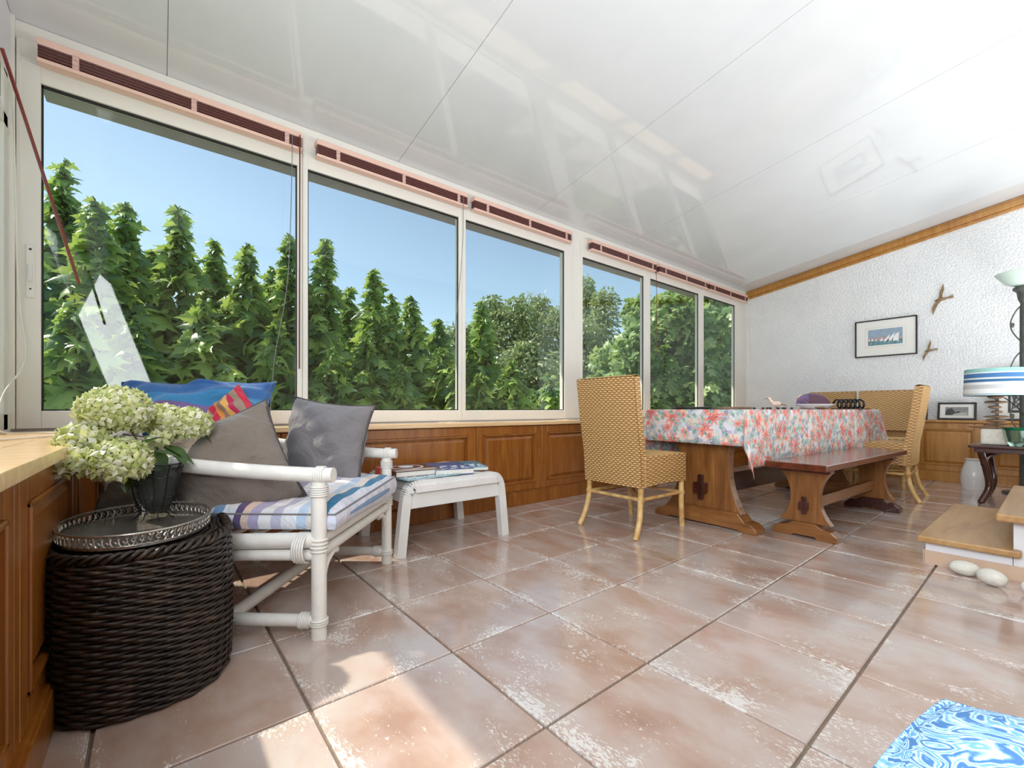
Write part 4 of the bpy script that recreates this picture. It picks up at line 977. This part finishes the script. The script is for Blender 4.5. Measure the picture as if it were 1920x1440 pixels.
# shell dish and purple glass
sh = thing('conch_shell', 'pinkish curled shell behind the purple glass bowl', 'shell', onT(1.85, .05))
MB().tube([(.05*math.exp(-.12*a)*math.cos(a)+0, .03*math.sin(a)*math.exp(-.1*a), .06+.05*math.exp(-.12*a)*math.sin(a)) for a in [i*.3 for i in range(34)]], [.035*math.exp(-.03*i) for i in range(34)], 10).build('shell_spiral', M['porcelain'], sh, smooth=True)
MB().lathe([(0, 0), (.03, 0), (.04, .012), (.025, .022), (0, .022)], 14).build('shell_base', M['porcelain'], sh, smooth=True)
pb = thing('glass_bowl', 'purple boat-shaped glass bowl standing in the middle of the table', 'bowl', onT(1.72, -.09), -.72)
def bowl(u, v):
    a = PI*u; r = .135; q = 2*v-1; zz = .012+.085*math.sin(a)**.8*(1 if q > 0 else 1)
    return Vector((r*math.cos(a), .015+.05*abs(q)*math.sin(a)*0+.02*math.sin(a)+q*.012, .022+.0+.085*math.sin(a)*v))
bb = MB(); bb.grid(lambda u, v: Vector((.145*math.cos(PI*u), .03+.035*math.sin(PI*u)*v, .03+.105*math.sin(PI*u)**.9*v)), 28, 8); o = bb.build('tall_side', M['purple_glass'], pb, smooth=True)
mo = o.modifiers.new('thickness', 'SOLIDIFY'); mo.thickness = .004
bb = MB(); bb.lathe([(0, .0), (.35, .0), (.7, .012), (1, .04), (.97, .044), (.66, .018), (0, .007)], 32, (0, 0, 0), .16, .075); bb.build('dish', M['ceramic'], pb, smooth='auto')
# black spring of rings
rg = thing('spiral_holder', 'black spiral ring stand beside the purple bowl', 'stand', onT(1.78, -.215), -.70)
hp = [(.0+.016*i/7.0, .034*math.cos(i*PI/8), .045+.034*math.sin(i*PI/8)) for i in range(16*6+1)]
MB().tube(hp, .0075, 8).build('spiral', M['black_metal'], rg, smooth=True)
MB().box(-.02, .25, -.035, .035, 0, .006).build('base_board', M['dark_wood'], rg, bevel=.002)
tag(MB().box(-.13, .13, -.05, .05, 0, .008).build('wooden_board', M['dark_wood'], bevel=.002), 'thin dark wooden board at the far right table edge', 'board').location = onT(2.2, -.24)
tag(MB().blob((0, 0, .012), (.09, .02, .010), 8, 5, .2).build('driftwood_piece', M['driftwood'], smooth=True), 'flat dark driftwood piece in front of the purple bowl', 'driftwood').location = onT(1.35, -.25)

# ------------------------------------------------------------------ end wall: picture, birds
def framed(name, label, cat, loc, w, h, fw, mat_w, lean=0, draw=None, rz=-PI/2):
    """local x = picture right, local y into wall, local z up; origin bottom centre"""
    t = thing(name, label, cat, loc); t.rotation_euler = (-lean, 0, rz)
    f = MB().box(-w/2, w/2, -.012, .012, 0, fw).box(-w/2, w/2, -.012, .012, h-fw, h).box(-w/2, -w/2+fw, -.012, .012, fw, h-fw).box(w/2-fw, w/2, -.012, .012, fw, h-fw)
    f.build('frame', M['black_frame'], t, bevel=.002)
    MB().box(-w/2+fw, w/2-fw, -.002, .010, fw, h-fw).build('mat_board', M['mat'], t)
    x0, x1, z0, z1 = -w/2+fw+mat_w[0], w/2-fw-mat_w[0], fw+mat_w[1], h-fw-mat_w[2]
    if draw: draw(t, x0, x1, z0, z1)
    return t
def poly_flat(pts, y, name, mat, t, th=.0006):
    return MB().prism(pts, lambda u, v, q: (u, y-q, v), 0, th).build(name, mat, t)
def marine(t, x0, x1, z0, z1):
    W_, H_ = x1-x0, z1-z0; X = lambda a: x0+W_*a; Z = lambda a: z0+H_*a
    poly_flat([(X(-.09), Z(-.12)), (X(1.09), Z(-.12)), (X(1.09), Z(1.12)), (X(-.09), Z(1.12))], -.002, 'gold_line', M['print_gold'], t)
    poly_flat([(X(-.08), Z(-.10)), (X(1.08), Z(-.10)), (X(1.08), Z(1.10)), (X(-.08), Z(1.10))], -.0026, 'inner_mat', M['mat'], t)
    poly_flat([(X(0), Z(.3)), (X(1), Z(.3)), (X(1), Z(1)), (X(0), Z(1))], -.0032, 'painted_sky', M['print_sky'], t)
    poly_flat([(X(0), Z(0)), (X(1), Z(0)), (X(1), Z(.3)), (X(0), Z(.3))], -.0032, 'painted_sea', M['print_sea'], t)
    poly_flat([(X(0), Z(.28)), (X(1), Z(.28)), (X(1), Z(.40)), (X(.7), Z(.44)), (X(.45), Z(.52)), (X(.2), Z(.50)), (X(0), Z(.45))], -.0036, 'painted_shore', M['print_town'], t)
    for pts in ([(.44, .22), (.60, .20), (.64, .62)], [(.54, .22), (.72, .20), (.78, .72)], [(.68, .2), (.89, .18), (.90, .70), (.80, .6)], [(.34, .25), (.44, .24), (.42, .48)], [(.10, .28), (.16, .28), (.13, .48)], [(.22, .27), (.27, .27), (.25, .42)], [(.02, .3), (.06, .3), (.04, .45)]):
        poly_flat([(X(a), Z(c)) for a, c in pts], -.0042, 'painted_sail', M['print_white'], t)
    for a in range(7): poly_flat([(X(.06+.13*a), Z(.10+.03*(a % 2))), (X(.14+.13*a), Z(.12+.03*(a % 3))), (X(.10+.13*a), Z(.15))], -.004, 'painted_wave', M['print_white'], t)
framed('framed_picture', 'black-framed sailing boats picture on the rough white wall', 'picture', (XR-.013, 1.258, 1.352), .555, .43, .013, (.11, .12, .10), 0, marine)
bpy.context.view_layer.update()
def gull(label, c, s, rot):
    t = thing('gull_wall_ornament', label, 'ornament', c); t.rotation_euler = (0, 0, -PI/2)
    ca_, sa_ = math.cos(rot), math.sin(rot)
    def fl_(pts, y0, y1, name):
        return MB().prism([(s*(u*ca_-v*sa_), s*(u*sa_+v*ca_)) for u, v in pts], lambda u, v, q: (u, y0-q, v), 0, y1).build(name, M['bronze_bird'], t, bevel=.0015)
    body = MB().blob((0, -.012, 0), (.115*s, .010, .034*s), 8).build('body', M['bronze_bird'], t, smooth=True); body.rotation_euler = (0, -rot, 0)
    fl_([(-.05, .0), (.02, .01), (.03, .10), (.075, .20), (.085, .35), (.045, .27), (-.005, .17)][::-1], -.008, .007, 'wing')
    fl_([(-.07, .0), (.0, -.02), (-.07, -.09), (-.12, -.17), (-.19, -.31), (-.185, -.17), (-.14, -.08)], -.008, .007, 'wing')
    fl_([(.08, .018), (.10, -.02), (.20, -.03), (.19, .015), (.21, .04)], -.010, .006, 'tail')
    return t
gull('larger golden gull wall ornament above right of the framed picture', (XR-.002, .79, 1.915), .47, .15)
gull('smaller golden gull wall ornament below the other one', (XR-.002, .885, 1.377), .33, .15)

def rocks(t, x0, x1, z0, z1):
    W_, H_ = x1-x0, z1-z0; X = lambda a: x0+W_*a; Z = lambda a: z0+H_*a
    poly_flat([(X(0), Z(0)), (X(1), Z(0)), (X(1), Z(1)), (X(0), Z(1))], -.002, 'photo_background', M['photo_grey'], t)
    poly_flat([(X(0), Z(.05)), (X(.5), Z(.02)), (X(.48), Z(.3)), (X(.4), Z(.5)), (X(.3), Z(.85)), (X(.12), Z(.8)), (X(.03), Z(.45))], -.003, 'photo_rock', M['photo_dark'], t)
    poly_flat([(X(.45), Z(.1)), (X(.7), Z(.1)), (X(.68), Z(.4)), (X(.52), Z(.5))], -.0034, 'photo_rock', M['photo_dark'], t)
    poly_flat([(X(.3), Z(.02)), (X(.98), Z(.02)), (X(.95), Z(.3)), (X(.7), Z(.35)), (X(.4), Z(.2))], -.0036, 'photo_rock', M['photo_light'], t)
ZF = .6305
framed('photo_frame', 'small black frame with photo of dark rocks, left of striped lamp', 'picture frame', (6.40, .665, ZF), .285, .183, .018, (.04, .03, .03), .22, rocks)
framed('photo_frame', 'small black frame half hidden behind the side-on wicker chair', 'picture frame', (6.41, .985, ZF), .20, .225, .018, (.035, .04, .04), .2, rocks)
def tree_photo(t, x0, x1, z0, z1):
    X = lambda a: x0+(x1-x0)*a; Z = lambda a: z0+(z1-z0)*a
    poly_flat([(X(0), Z(0)), (X(1), Z(0)), (X(1), Z(1)), (X(0), Z(1))], -.002, 'photo_dark_border', M['photo_dark'], t)
    poly_flat([(X(.06), Z(.08)), (X(.94), Z(.08)), (X(.94), Z(.92)), (X(.06), Z(.92))], -.003, 'photo_background', M['photo_light'], t)
    b = MB(); rnd = random.Random(5)
    for k in range(9): b.tube(smoothpath([(X(rnd.random()*.8+.1), -.006, Z(.1+rnd.random()*.7)) for _ in range(4)], 5), .004, 5)
    b.build('photo_branches', M['photo_dark'], t)
framed('photo_frame', 'large black frame with pale branch picture behind the striped lamp', 'picture frame', (6.42, .17, ZF), .44, .50, .016, (.06, .06, .10), .1, tree_photo)

# ------------------------------------------------------------------ lamp table group by the end wall
lt = thing('side_table', 'dark brown wooden side table under the striped lamp', 'table', (5.32, .20, 0), 0)
MB().box(-.33, .34, -.45, .255, .435, .46).build('tabletop', M['dark_wood'], lt, bevel=.01)
MB().box(-.29, .30, -.42, .225, .40, .436).build('apron', M['dark_wood'], lt, bevel=.004)
for sx in (-1, 1):
    for sy, y in ((1, .19), (-1, -.38)):
        MB().tube(smoothpath([(sx*.27, y, .41), (sx*.22, y-.03*sy, .25), (sx*.2, y-.04*sy, .12), (sx*.25, y, .0)]), .022, 10).build('curved_leg', M['dark_wood'], lt, smooth='auto')
        MB().tube(smoothpath([(sx*.24, y-.01*sy, .3), (sx*.16, y-.03*sy, .36), (sx*.12, y-.1*sy, .40)]), .014, 8).build('bracket', M['dark_wood'], lt, smooth='auto')
MB().tube([(-.22, -.1, .14), (.22, -.1, .14)], .016, 8).build('stretcher', M['dark_wood'], lt, smooth='auto')
ZS = .461
lp = thing('table_lamp', 'table lamp of stacked driftwood with blue striped drum shade', 'lamp', (5.13, .31, ZS))
MB().box(-.055, .055, -.075, .085, 0, .125).build('stone_block', M['stone_pale'], lp, bevel=.015)
zz = .127; rnd = random.Random(11)
for k, (a, h_) in enumerate(((.15, .010), (.09, .011), (.075, .016), (.095, .011), (.045, .011), (.05, .012), (.09, .012), (.06, .013), (.07, .010))):
    off = .05 if k == 0 else rnd.uniform(-.012, .012)
    MB().blob((rnd.uniform(-.01, .01), off, zz+h_), (.035, a*.75, h_), 9, k+20, .12).build('driftwood_piece', M['driftwood'], lp, smooth=True); zz += h_*2+.003+(.012 if k > 2 else 0)
MB().tube([(0, 0, .1), (0, 0, .47)], .006, 8).build('rod', M['iron'], lp)
sh_ = MB().lathe([(.185, 0), (.178, .21), (.176, .21), (.183, 0)], 48, (0, 0, 0)).build('lamp_shade', M['shade'], lp, smooth='auto'); sh_.location = (0, 0, .385)
MB().tube([(.178*math.cos(2*PI*i/3), .178*math.sin(2*PI*i/3), .59) for i in (0,)]+[(0, 0, .585), (.178*math.cos(2), .178*math.sin(2), .59)], .002, 5).build('shade_spider', M['iron'], lp)
MB().tube(smoothpath([(.02, -.03, .38), (.06, -.1, .30), (.08, -.16, .2), (.1, -.22, .14)]), .0035, 6).build('cord', M['black_metal'], lp)
gv = thing('glass_vase', 'thick sea-green glass vase right of the lamp base', 'vase', (5.05, .205, ZS))
MB().lathe([(0, 0), (.035, 0), (.05, .03), (.062, .09), (.068, .14), (.062, .14), (.055, .09), (.042, .035), (.0, .02)], 28).build('vessel', M['green_glass'], gv, smooth='auto')
MB().lathe([(.068, .142), (.072, .135), (.066, .12), (.060, .138)], 28).build('lip', m_tint('deep_green_glass', (30, 120, 80), .5), gv, smooth='auto')
sx_ = thing('carved_shell', 'beige spiky shell at right edge of dark side table', 'shell', (5.1, .12, ZS))
MB().blob((0, 0, .05), (.04, .05, .05), 9, 4, .25).build('shell_body', M['porcelain'], sx_, smooth=True)
for k in range(5): MB().tube([(.0, .02*math.cos(k*1.3), .05+.02*math.sin(k*1.3)), (-.01, .06*math.cos(k*1.3), .06+.055*math.sin(k*1.3))], [.015, .004], 6).build('shell_spike', M['porcelain'], sx_)
fv = thing('floor_vase', 'white ribbed ceramic vase on the floor by the dark side table', 'vase', (5.93, .50, 0))
pr = [(.0, 0), (.082, 0)]+[(.082+.012*math.sin(PI*(i/26)*1.1)-.028*(i/26)**2+(.0014 if i % 2 else 0), .005+.265*i/26) for i in range(27)]+[(.062, .275), (.056, .272), (.05, .22), (0, .2)]
MB().lathe(pr, 36).build('body', M['ceramic'], fv, smooth='auto')
# floor lamp at right edge
fl_ = thing('floor_lamp', 'wrought-iron uplighter with pale green glass bowl at right picture edge', 'lamp', (5.86, .185, 0))
MB().lathe([(0, 0), (.14, 0), (.14, .015), (.05, .03), (.02, .06)], 28).build('base', M['iron'], fl_, smooth='auto')
MB().lathe([(.036, .05), (.034, 1.62), (.03, 1.66), (.045, 1.70), (.052, 1.76), (.075, 1.78), (.075, 1.80), (0, 1.80)], 16).build('pole', M['iron'], fl_, smooth='auto')
MB().lathe([(0, 1.80), (.05, 1.805), (.12, 1.84), (.185, 1.93), (.18, 1.933), (.115, 1.848), (.045, 1.815), (0, 1.81)], 36).build('glass_bowl', M['pale_green_glass'], fl_, smooth='auto')
for z0 in (1.42, 1.02, .62):
    sgn = 1
    pts = [(0, .03, z0+.22), (0, .06, z0+.17), (0, .085, z0+.09), (0, .08, z0+.02), (0, .055, z0-.04), (0, .03, z0-.08)]
    MB().tube(smoothpath(pts), .005, 7).build('scroll', M['iron'], fl_, smooth=True)
    MB().blob((0, .075, z0+.06), (.008, .012, .022), 7).build('leaf_knot', M['iron'], fl_, smooth=True)

# ------------------------------------------------------------------ steps, pebbles, pouf
s1 = struct(MB().box(2.885, 3.96, .127, .405, 0, .105).build('trim_7', M['plaster_smooth']), 'white base of the lower step')
MB().box(2.874, 2.885, -.5, .406, 0, .062).build('plinth_tile', M['plinth'], s1)
MB().box(2.89, 3.96, .405, .415, 0, .062).build('plinth_tile', M['plinth'], s1)
struct(MB().box(2.885, 3.9, -1.6, .125, .0, .26).build('trim_8', M['plaster_smooth']), 'white base of the upper step')
struct(MB().box(2.84, 3.98, .1, .43, .105, .135).build('trim_9', M['step_wood'], bevel=.007), 'tan wooden tread of the lower step')
struct(MB().box(2.80, 3.93, -1.6, .172, .26, .292).build('trim_10', M['step_wood'], bevel=.007), 'tan wooden tread of the upper step')
for i, (x, y, a, r, lab) in enumerate(((2.80, .265, .3, (.038, .052, .032), 'speckled white pebble on the floor against the step, left one'), (2.725, .178, -.5, (.034, .050, .034), 'smooth cream pebble on the floor, right of the speckled one'), (2.70, .065, .2, (.03, .036, .03), 'grey mottled pebble cut by the right picture edge'))):
    o = MB().blob((0, 0, 0), r, 12, 30+i, .03).build('pebble', M['stone_pale'], smooth=True); o.location = (x, y, r[2]*.99); o.rotation_euler = (0, 0, a); tag(o, lab, 'pebble', 'large pebbles by the step')
pf = thing('pouf', 'blue and white paisley pouf in the bottom right corner', 'pouf', (.44, -.145, 0), math.radians(0))
def pft(u, v):
    a, c = 2*u-1, 2*v-1; k = ((1-a**4)*(1-c**4))**.5; return Vector((a*.27*(1-.1*c*c), c*.25*(1-.1*a*a), .412+.035*k+.006*math.sin(6*a+4*c)*k))
b = MB(); b.grid(pft, 26, 26)
for f in (lambda q: (q, 0), lambda q: (1, q), lambda q: (1-q, 1), lambda q: (0, 1-q)): b.grid(lambda u, v, f=f: Vector((pft(*f(u)).x*(1+.04*math.sin(PI*v)), pft(*f(u)).y*(1+.04*math.sin(PI*v)), pft(*f(u)).z*v)), 16, 6)
b.build('cover', M['paisley'], pf, smooth='auto')
MB().tube([pft(*q) for q in [(i/16, 0) for i in range(16)]+[(1, i/16) for i in range(16)]+[(1-i/16, 1) for i in range(16)]+[(0, 1-i/16) for i in range(16)]], .004, 6, closed=True).build('piping', M['paisley'], pf, smooth=True)

# ------------------------------------------------------------------ garden outside
struct(MB().box(-40, 60, YW+.2, 70, -.5, -.15).box(-40, XL-.12, -30, YW+.2, -.5, -.15).box(XR+.2, 60, -30, YW+.2, -.5, -.15).build('ground', M['grass']), 'garden lawn outside')
struct(MB().box(-1.5, XR+1, YW+.2, 4.1, -.16, -.13).build('trim_11', M['concrete']), 'pale strip added outside the long windows to neutralise bounce light')  # unseen slab, added so the bounce onto the eave is less green
def leaf_template(L, Wd, kind):
    """flat leaf pointing +x with a lobed outline, slightly folded; returns verts, faces"""
    if kind == 'lobed':
        o = [(0, .04), (.04, .28), (-.10, .46), (.16, .38), (.22, .22), (.40, .60), (.46, .42), (.54, .20), (.70, .24), (.84, .10), (1.12, 0)]
    elif kind == 'fig':
        o = [(0, .04), (.0, .40), (.25, .56), (.42, .30), (.62, .60), (.78, .50), (.76, .22), (1.04, .12), (1.06, 0)]
    else:
        o = [(0, .0), (.3, .28), (.7, .24), (1, 0)]
    v = []; f = []
    mids = [(x, 0) for x, y in o]
    for x, y in o:
        v.append((x*L, 0, -.25*L*x*x)); v.append((x*L, y*Wd, -.25*L*x*x-.38*y*Wd)); v.append((x*L, -y*Wd, -.25*L*x*x-.38*y*Wd))
    for i in range(len(o)-1):
        a, b_ = 3*i, 3*(i+1); f.append((a, b_, b_+1, a+1)); f.append((a, a+2, b_+2, b_))
    return np.array(v), f
TL_ = {k: leaf_template(1, w, k) for k, w in (('lobed', .85), ('fig', .8), ('small', .7))}
LEAF_ME = {}
def leaf_mesh(kind, mat):
    if (kind, mat.name) not in LEAF_ME:
        v, f = TL_[kind]; me = bpy.data.meshes.new('leaf'); me.from_pydata([tuple(p) for p in v], [], f); me.materials.append(mat); LEAF_ME[(kind, mat.name)] = me
    return LEAF_ME[(kind, mat.name)]
def foliage(name, kind, mat, mats4, parent):
    v, f = TL_[kind]; n = len(v); k = len(mats4)
    A = np.stack(mats4); V = np.einsum('kij,nj->kni', A[:, :3, :3], v)+A[:, None, :3, 3]
    fa = np.array(f); F = (fa[None]+(np.arange(k)*n)[:, None, None]).reshape(-1, 4)
    me = bpy.data.meshes.new(name); me.vertices.add(k*n); me.vertices.foreach_set('co', V.reshape(-1)); me.loops.add(F.size); me.loops.foreach_set('vertex_index', F.reshape(-1).astype(np.int32))
    me.polygons.add(len(F)); me.polygons.foreach_set('loop_start', np.arange(0, F.size, 4, dtype=np.int32)); me.polygons.foreach_set('loop_total', np.full(len(F), 4, np.int32)); me.update(calc_edges=True); me.validate()
    me.materials.append(mat); o = bpy.data.objects.new(name, me); COL.objects.link(o); o.parent = parent; o['kind'] = 'stuff'; return o
def leafmat(p, out, s, droop, rnd):
    d = Vector((out.x, out.y, -droop)).normalized(); d = (d+Vector((rnd.uniform(-.6, .6), rnd.uniform(-.6, .6), rnd.uniform(-.45, .35)))).normalized()
    z = Vector((0, 0, 1)); y = z.cross(d)
    if y.length < 1e-3: y = Vector((1, 0, 0))
    y.normalize(); z = d.cross(y); ro = rnd.uniform(-1.2, 1.2); y, z = y*math.cos(ro)+z*math.sin(ro), z*math.cos(ro)-y*math.sin(ro)
    m = Matrix((d*s, y*s, z*s)).transposed().to_4x4(); m.translation = p; return m
def hedge_plant(x, y, h, nleaf, nind, seed, label, rad=.36, s0=.19):
    rnd = random.Random(seed); t = thing('hedge_shrub', label, 'shrub', (x, y, -.15), 0, 'tall leafy shrubs outside the windows')
    stems = [(0, 0, 1.0)]+[(rnd.uniform(-.22, .22), rnd.uniform(-.22, .22), rnd.uniform(.6, .85)) for _ in range(3)]
    for sx, sy, sh2 in stems: MB().tube([(sx*.4, sy*.4, 0), (sx, sy, h*sh2*.5), (sx, sy, h*sh2)], [.012, .009, .004], 5).build('stem', M['stem'], t)
    ms = []
    for k in range(nleaf):
        sx, sy, sh2 = stems[0] if rnd.random() < .5 else stems[rnd.randrange(1, 4)]
        q = rnd.random()**.8; top = h*sh2; z = top*(1-.99*q) if rnd.random() < .8 else top*(1-.25*rnd.random())
        fr = 1-z/top; rr = rad*(.05+.95*min(1, fr*1.9))*rnd.uniform(.15, 1.0)*(.75 if sh2 < 1 else 1)
        a = rnd.uniform(0, 2*PI); out = Vector((math.cos(a), math.sin(a), 0)); s = s0*(.38+.82*min(1, fr*2.4+.05))*rnd.uniform(.75, 1.25)
        ms.append((rr*(1 if out.y < .3 else .2), leafmat(Vector((sx, sy, z))+out*rr*.7, out, s, rnd.uniform(.1, .75), rnd)))
    ms.sort(key=lambda q: -q[0]); me = leaf_mesh('lobed', M['leaf'])
    for _, m in ms[:nind]:
        o = bpy.data.objects.new('leaf', me); COL.objects.link(o); o.parent = t; o.matrix_local = m
    foliage('foliage', 'lobed', M['leaf'], [np.array(m) for _, m in ms[nind:]], t)
    return t
HP = [(120, 300, 5.2), (178, 372, 4.5), (235, 378, 5.2), (335, 388, 4.8), (400, 450, 5.2), (462, 455, 4.8), (545, 440, 4.9), (610, 447, 4.7), (655, 540, 5.4), (700, 507, 4.9), (735, 550, 5.3), (772, 555, 4.8), (822, 597, 5.1), (903, 565, 4.9), (285, 470, 5.4), (510, 500, 5.4)]
HEDGE = [(-.86, 5.2, 3.54), (-.60, 4.5, 3.06), (-.22, 5.2, 3.10)]
def unpx(px, py, Y):
    a = math.radians(51.25); u = (px-960)/824; d = Y/(math.sin(a)-u*math.cos(a)); return d*(math.cos(a)+u*math.sin(a)), Y, .739-(py-767.6)*d/824
POS = ['first', 'second', 'third', 'fourth', 'fifth', 'sixth', 'seventh', 'eighth', 'ninth', 'tenth', 'eleventh', 'twelfth', 'thirteenth', 'fourteenth', 'fifteenth', 'sixteenth']
for i, (px, py, Y) in enumerate(sorted(HP)):
    x, y, z = unpx(px, py, Y)
    hedge_plant(x, y, z+.15, 760, 90, 100+i, 'tall pointed leafy shrub, %s from the left outside' % POS[i])
low = [(140, 560, 3.9), (250, 600, 4.1), (380, 560, 4.2), (430, 690, 3.8), (520, 600, 4.3), (620, 650, 4.2), (690, 620, 4.3), (750, 680, 4.2), (830, 650, 4.3), (900, 700, 4.3), (960, 670, 4.5), (1030, 700, 4.6), (60, 480, 4.6)]
for i, (px, py, Y) in enumerate(sorted(low)):
    x, y, z = unpx(px, py, Y)
    hedge_plant(x, y, max(.5, z+.15), 420, 60, 200+i, 'lower leafy shrub in front of the tall ones, %s from the left' % POS[i], .34, .19)
def tree(label, x, y, h, rad, kind, mat, n, s0, seed, trunk=.1, base=.0, branches=6, nind=0, name='garden_tree', squash=1.0):
    rnd = random.Random(seed); t = thing(name, label, 'tree', (x, y, -.15))
    MB().tube([(0, 0, 0), (.05, 0, h*.4), (0, .05, h*.85)], [trunk, trunk*.7, trunk*.2], 8).build('trunk', M['bark'], t, smooth=True)
    lobes = []
    for k in range(branches):
        a = rnd.uniform(0, 2*PI); z = h*(base+(1-base)*(k+.5)/branches*.92); fr = (z/h-base)/(1-base); r = rad*math.sin(PI*min(.98, .18+.72*fr))**.7*squash
        c = Vector((math.cos(a)*r*.45, math.sin(a)*r*.45, z)); lobes.append((c, r*.62, max(.25, h*.16)))
        MB().tube([(0, 0, z*.75), c*.6+Vector((0, 0, z*.38)), c], [trunk*.4, trunk*.25, .01], 5).build('branch', M['bark'], t)
    lobes.append((Vector((0, 0, h*.9)), rad*.3, h*.12))
    ms = []
    for k in range(n):
        c, r, hz = lobes[rnd.randrange(len(lobes))]; a = rnd.uniform(0, 2*PI); q = rnd.uniform(-1, 1); w = math.sqrt(1-q*q); ra = rnd.random()**.4
        out = Vector((w*math.cos(a), w*math.sin(a), q)); p = c+Vector((out.x*r, out.y*r, out.z*hz))*ra
        ms.append((-(p.y)+ra, leafmat(p, out, s0*rnd.uniform(.7, 1.3), rnd.uniform(-.2, .7), rnd)))
    ms.sort(key=lambda q: -q[0]); me = leaf_mesh(kind, mat)
    for _, m in ms[:nind]:
        o = bpy.data.objects.new('leaf', me); COL.objects.link(o); o.parent = t; o.matrix_local = m
    foliage('foliage', kind, mat, [np.array(m) for _, m in ms[nind:]], t); return t
BT = [(870, 610, 10, .9), (925, 556, 10.5, 1.0), (965, 560, 10, 1.1), (1014, 555, 10.5, 1.2), (1050, 575, 9.5, 1.1), (1101, 522, 10.5, .8), (1125, 545, 9.5, .9), (820, 625, 10, .9), (1075, 600, 8.5, 1.0), (990, 640, 8.2, 1.0)]
names_ = ['grey-green tree seen low through the second window, right half', 'leftmost grey-green tree seen through the third window', 'grey-green tree seen in middle of the third window', 'tallest grey-green tree seen in right half of third window', 'grey-green tree at right edge of the third window', 'slim tall tree at left edge of the fourth window', 'feathery tree just right of the slim one', 'grey-green treetop seen behind the hedge near the second mullion', 'low olive-like tree partly behind the wide post', 'low rounded grey-green tree in the third window']
for i, (px, py, Y, r) in enumerate(BT):
    x, y, z = unpx(px, py, Y); tree(names_[i], x, y, z+.15, r, 'small', M['leaf_olive'], 5200, .13, 300+i, .09, .02, 9)
fig = [(6.65, 4.7, 2.45, .62), (7.15, 4.4, 2.95, .85), (8.3, 4.5, 3.4, 1.1), (9.8, 4.8, 3.8, 1.2), (8.9, 6.3, 3.5, 1.1), (11.4, 5.4, 4.1, 1.3)]
fl2 = ['fig tree with broad leaves, leftmost, seen in the fourth window', 'fig tree with broad leaves close outside the fifth window', 'fig tree with broad leaves seen between fifth and sixth windows', 'fig tree filling the sixth window', 'fig tree behind the others, seen over the fifth window', 'furthest fig tree at the end of the garden row']
for i, (x, y, h, r) in enumerate(fig): tree(fl2[i], x, y, h, r, 'fig', M['leaf_fig'], 1900, .175, 400+i, .06, .0, 10, 110, 'fig_tree')
bh = thing('boundary_hedge', 'dense dark hedge closing the garden behind the trees', 'hedge', (0, 0, -.15))
ms = []; rnd = random.Random(9)
for k in range(26000):
    x = rnd.uniform(-8, 30); y = 7.0+.18*max(0, x)+rnd.uniform(-.4, .5); z = rnd.uniform(0, 2.0+.35*math.sin(x*1.7)+.2*math.sin(x*4.1)); out = Vector((rnd.uniform(-.5, .5), -1, .2))
    ms.append(np.array(leafmat(Vector((x, y, z)), out, .2*rnd.uniform(.7, 1.3), rnd.uniform(0, .6), rnd)))
foliage('foliage', 'small', M['leaf_olive'], ms, bh)
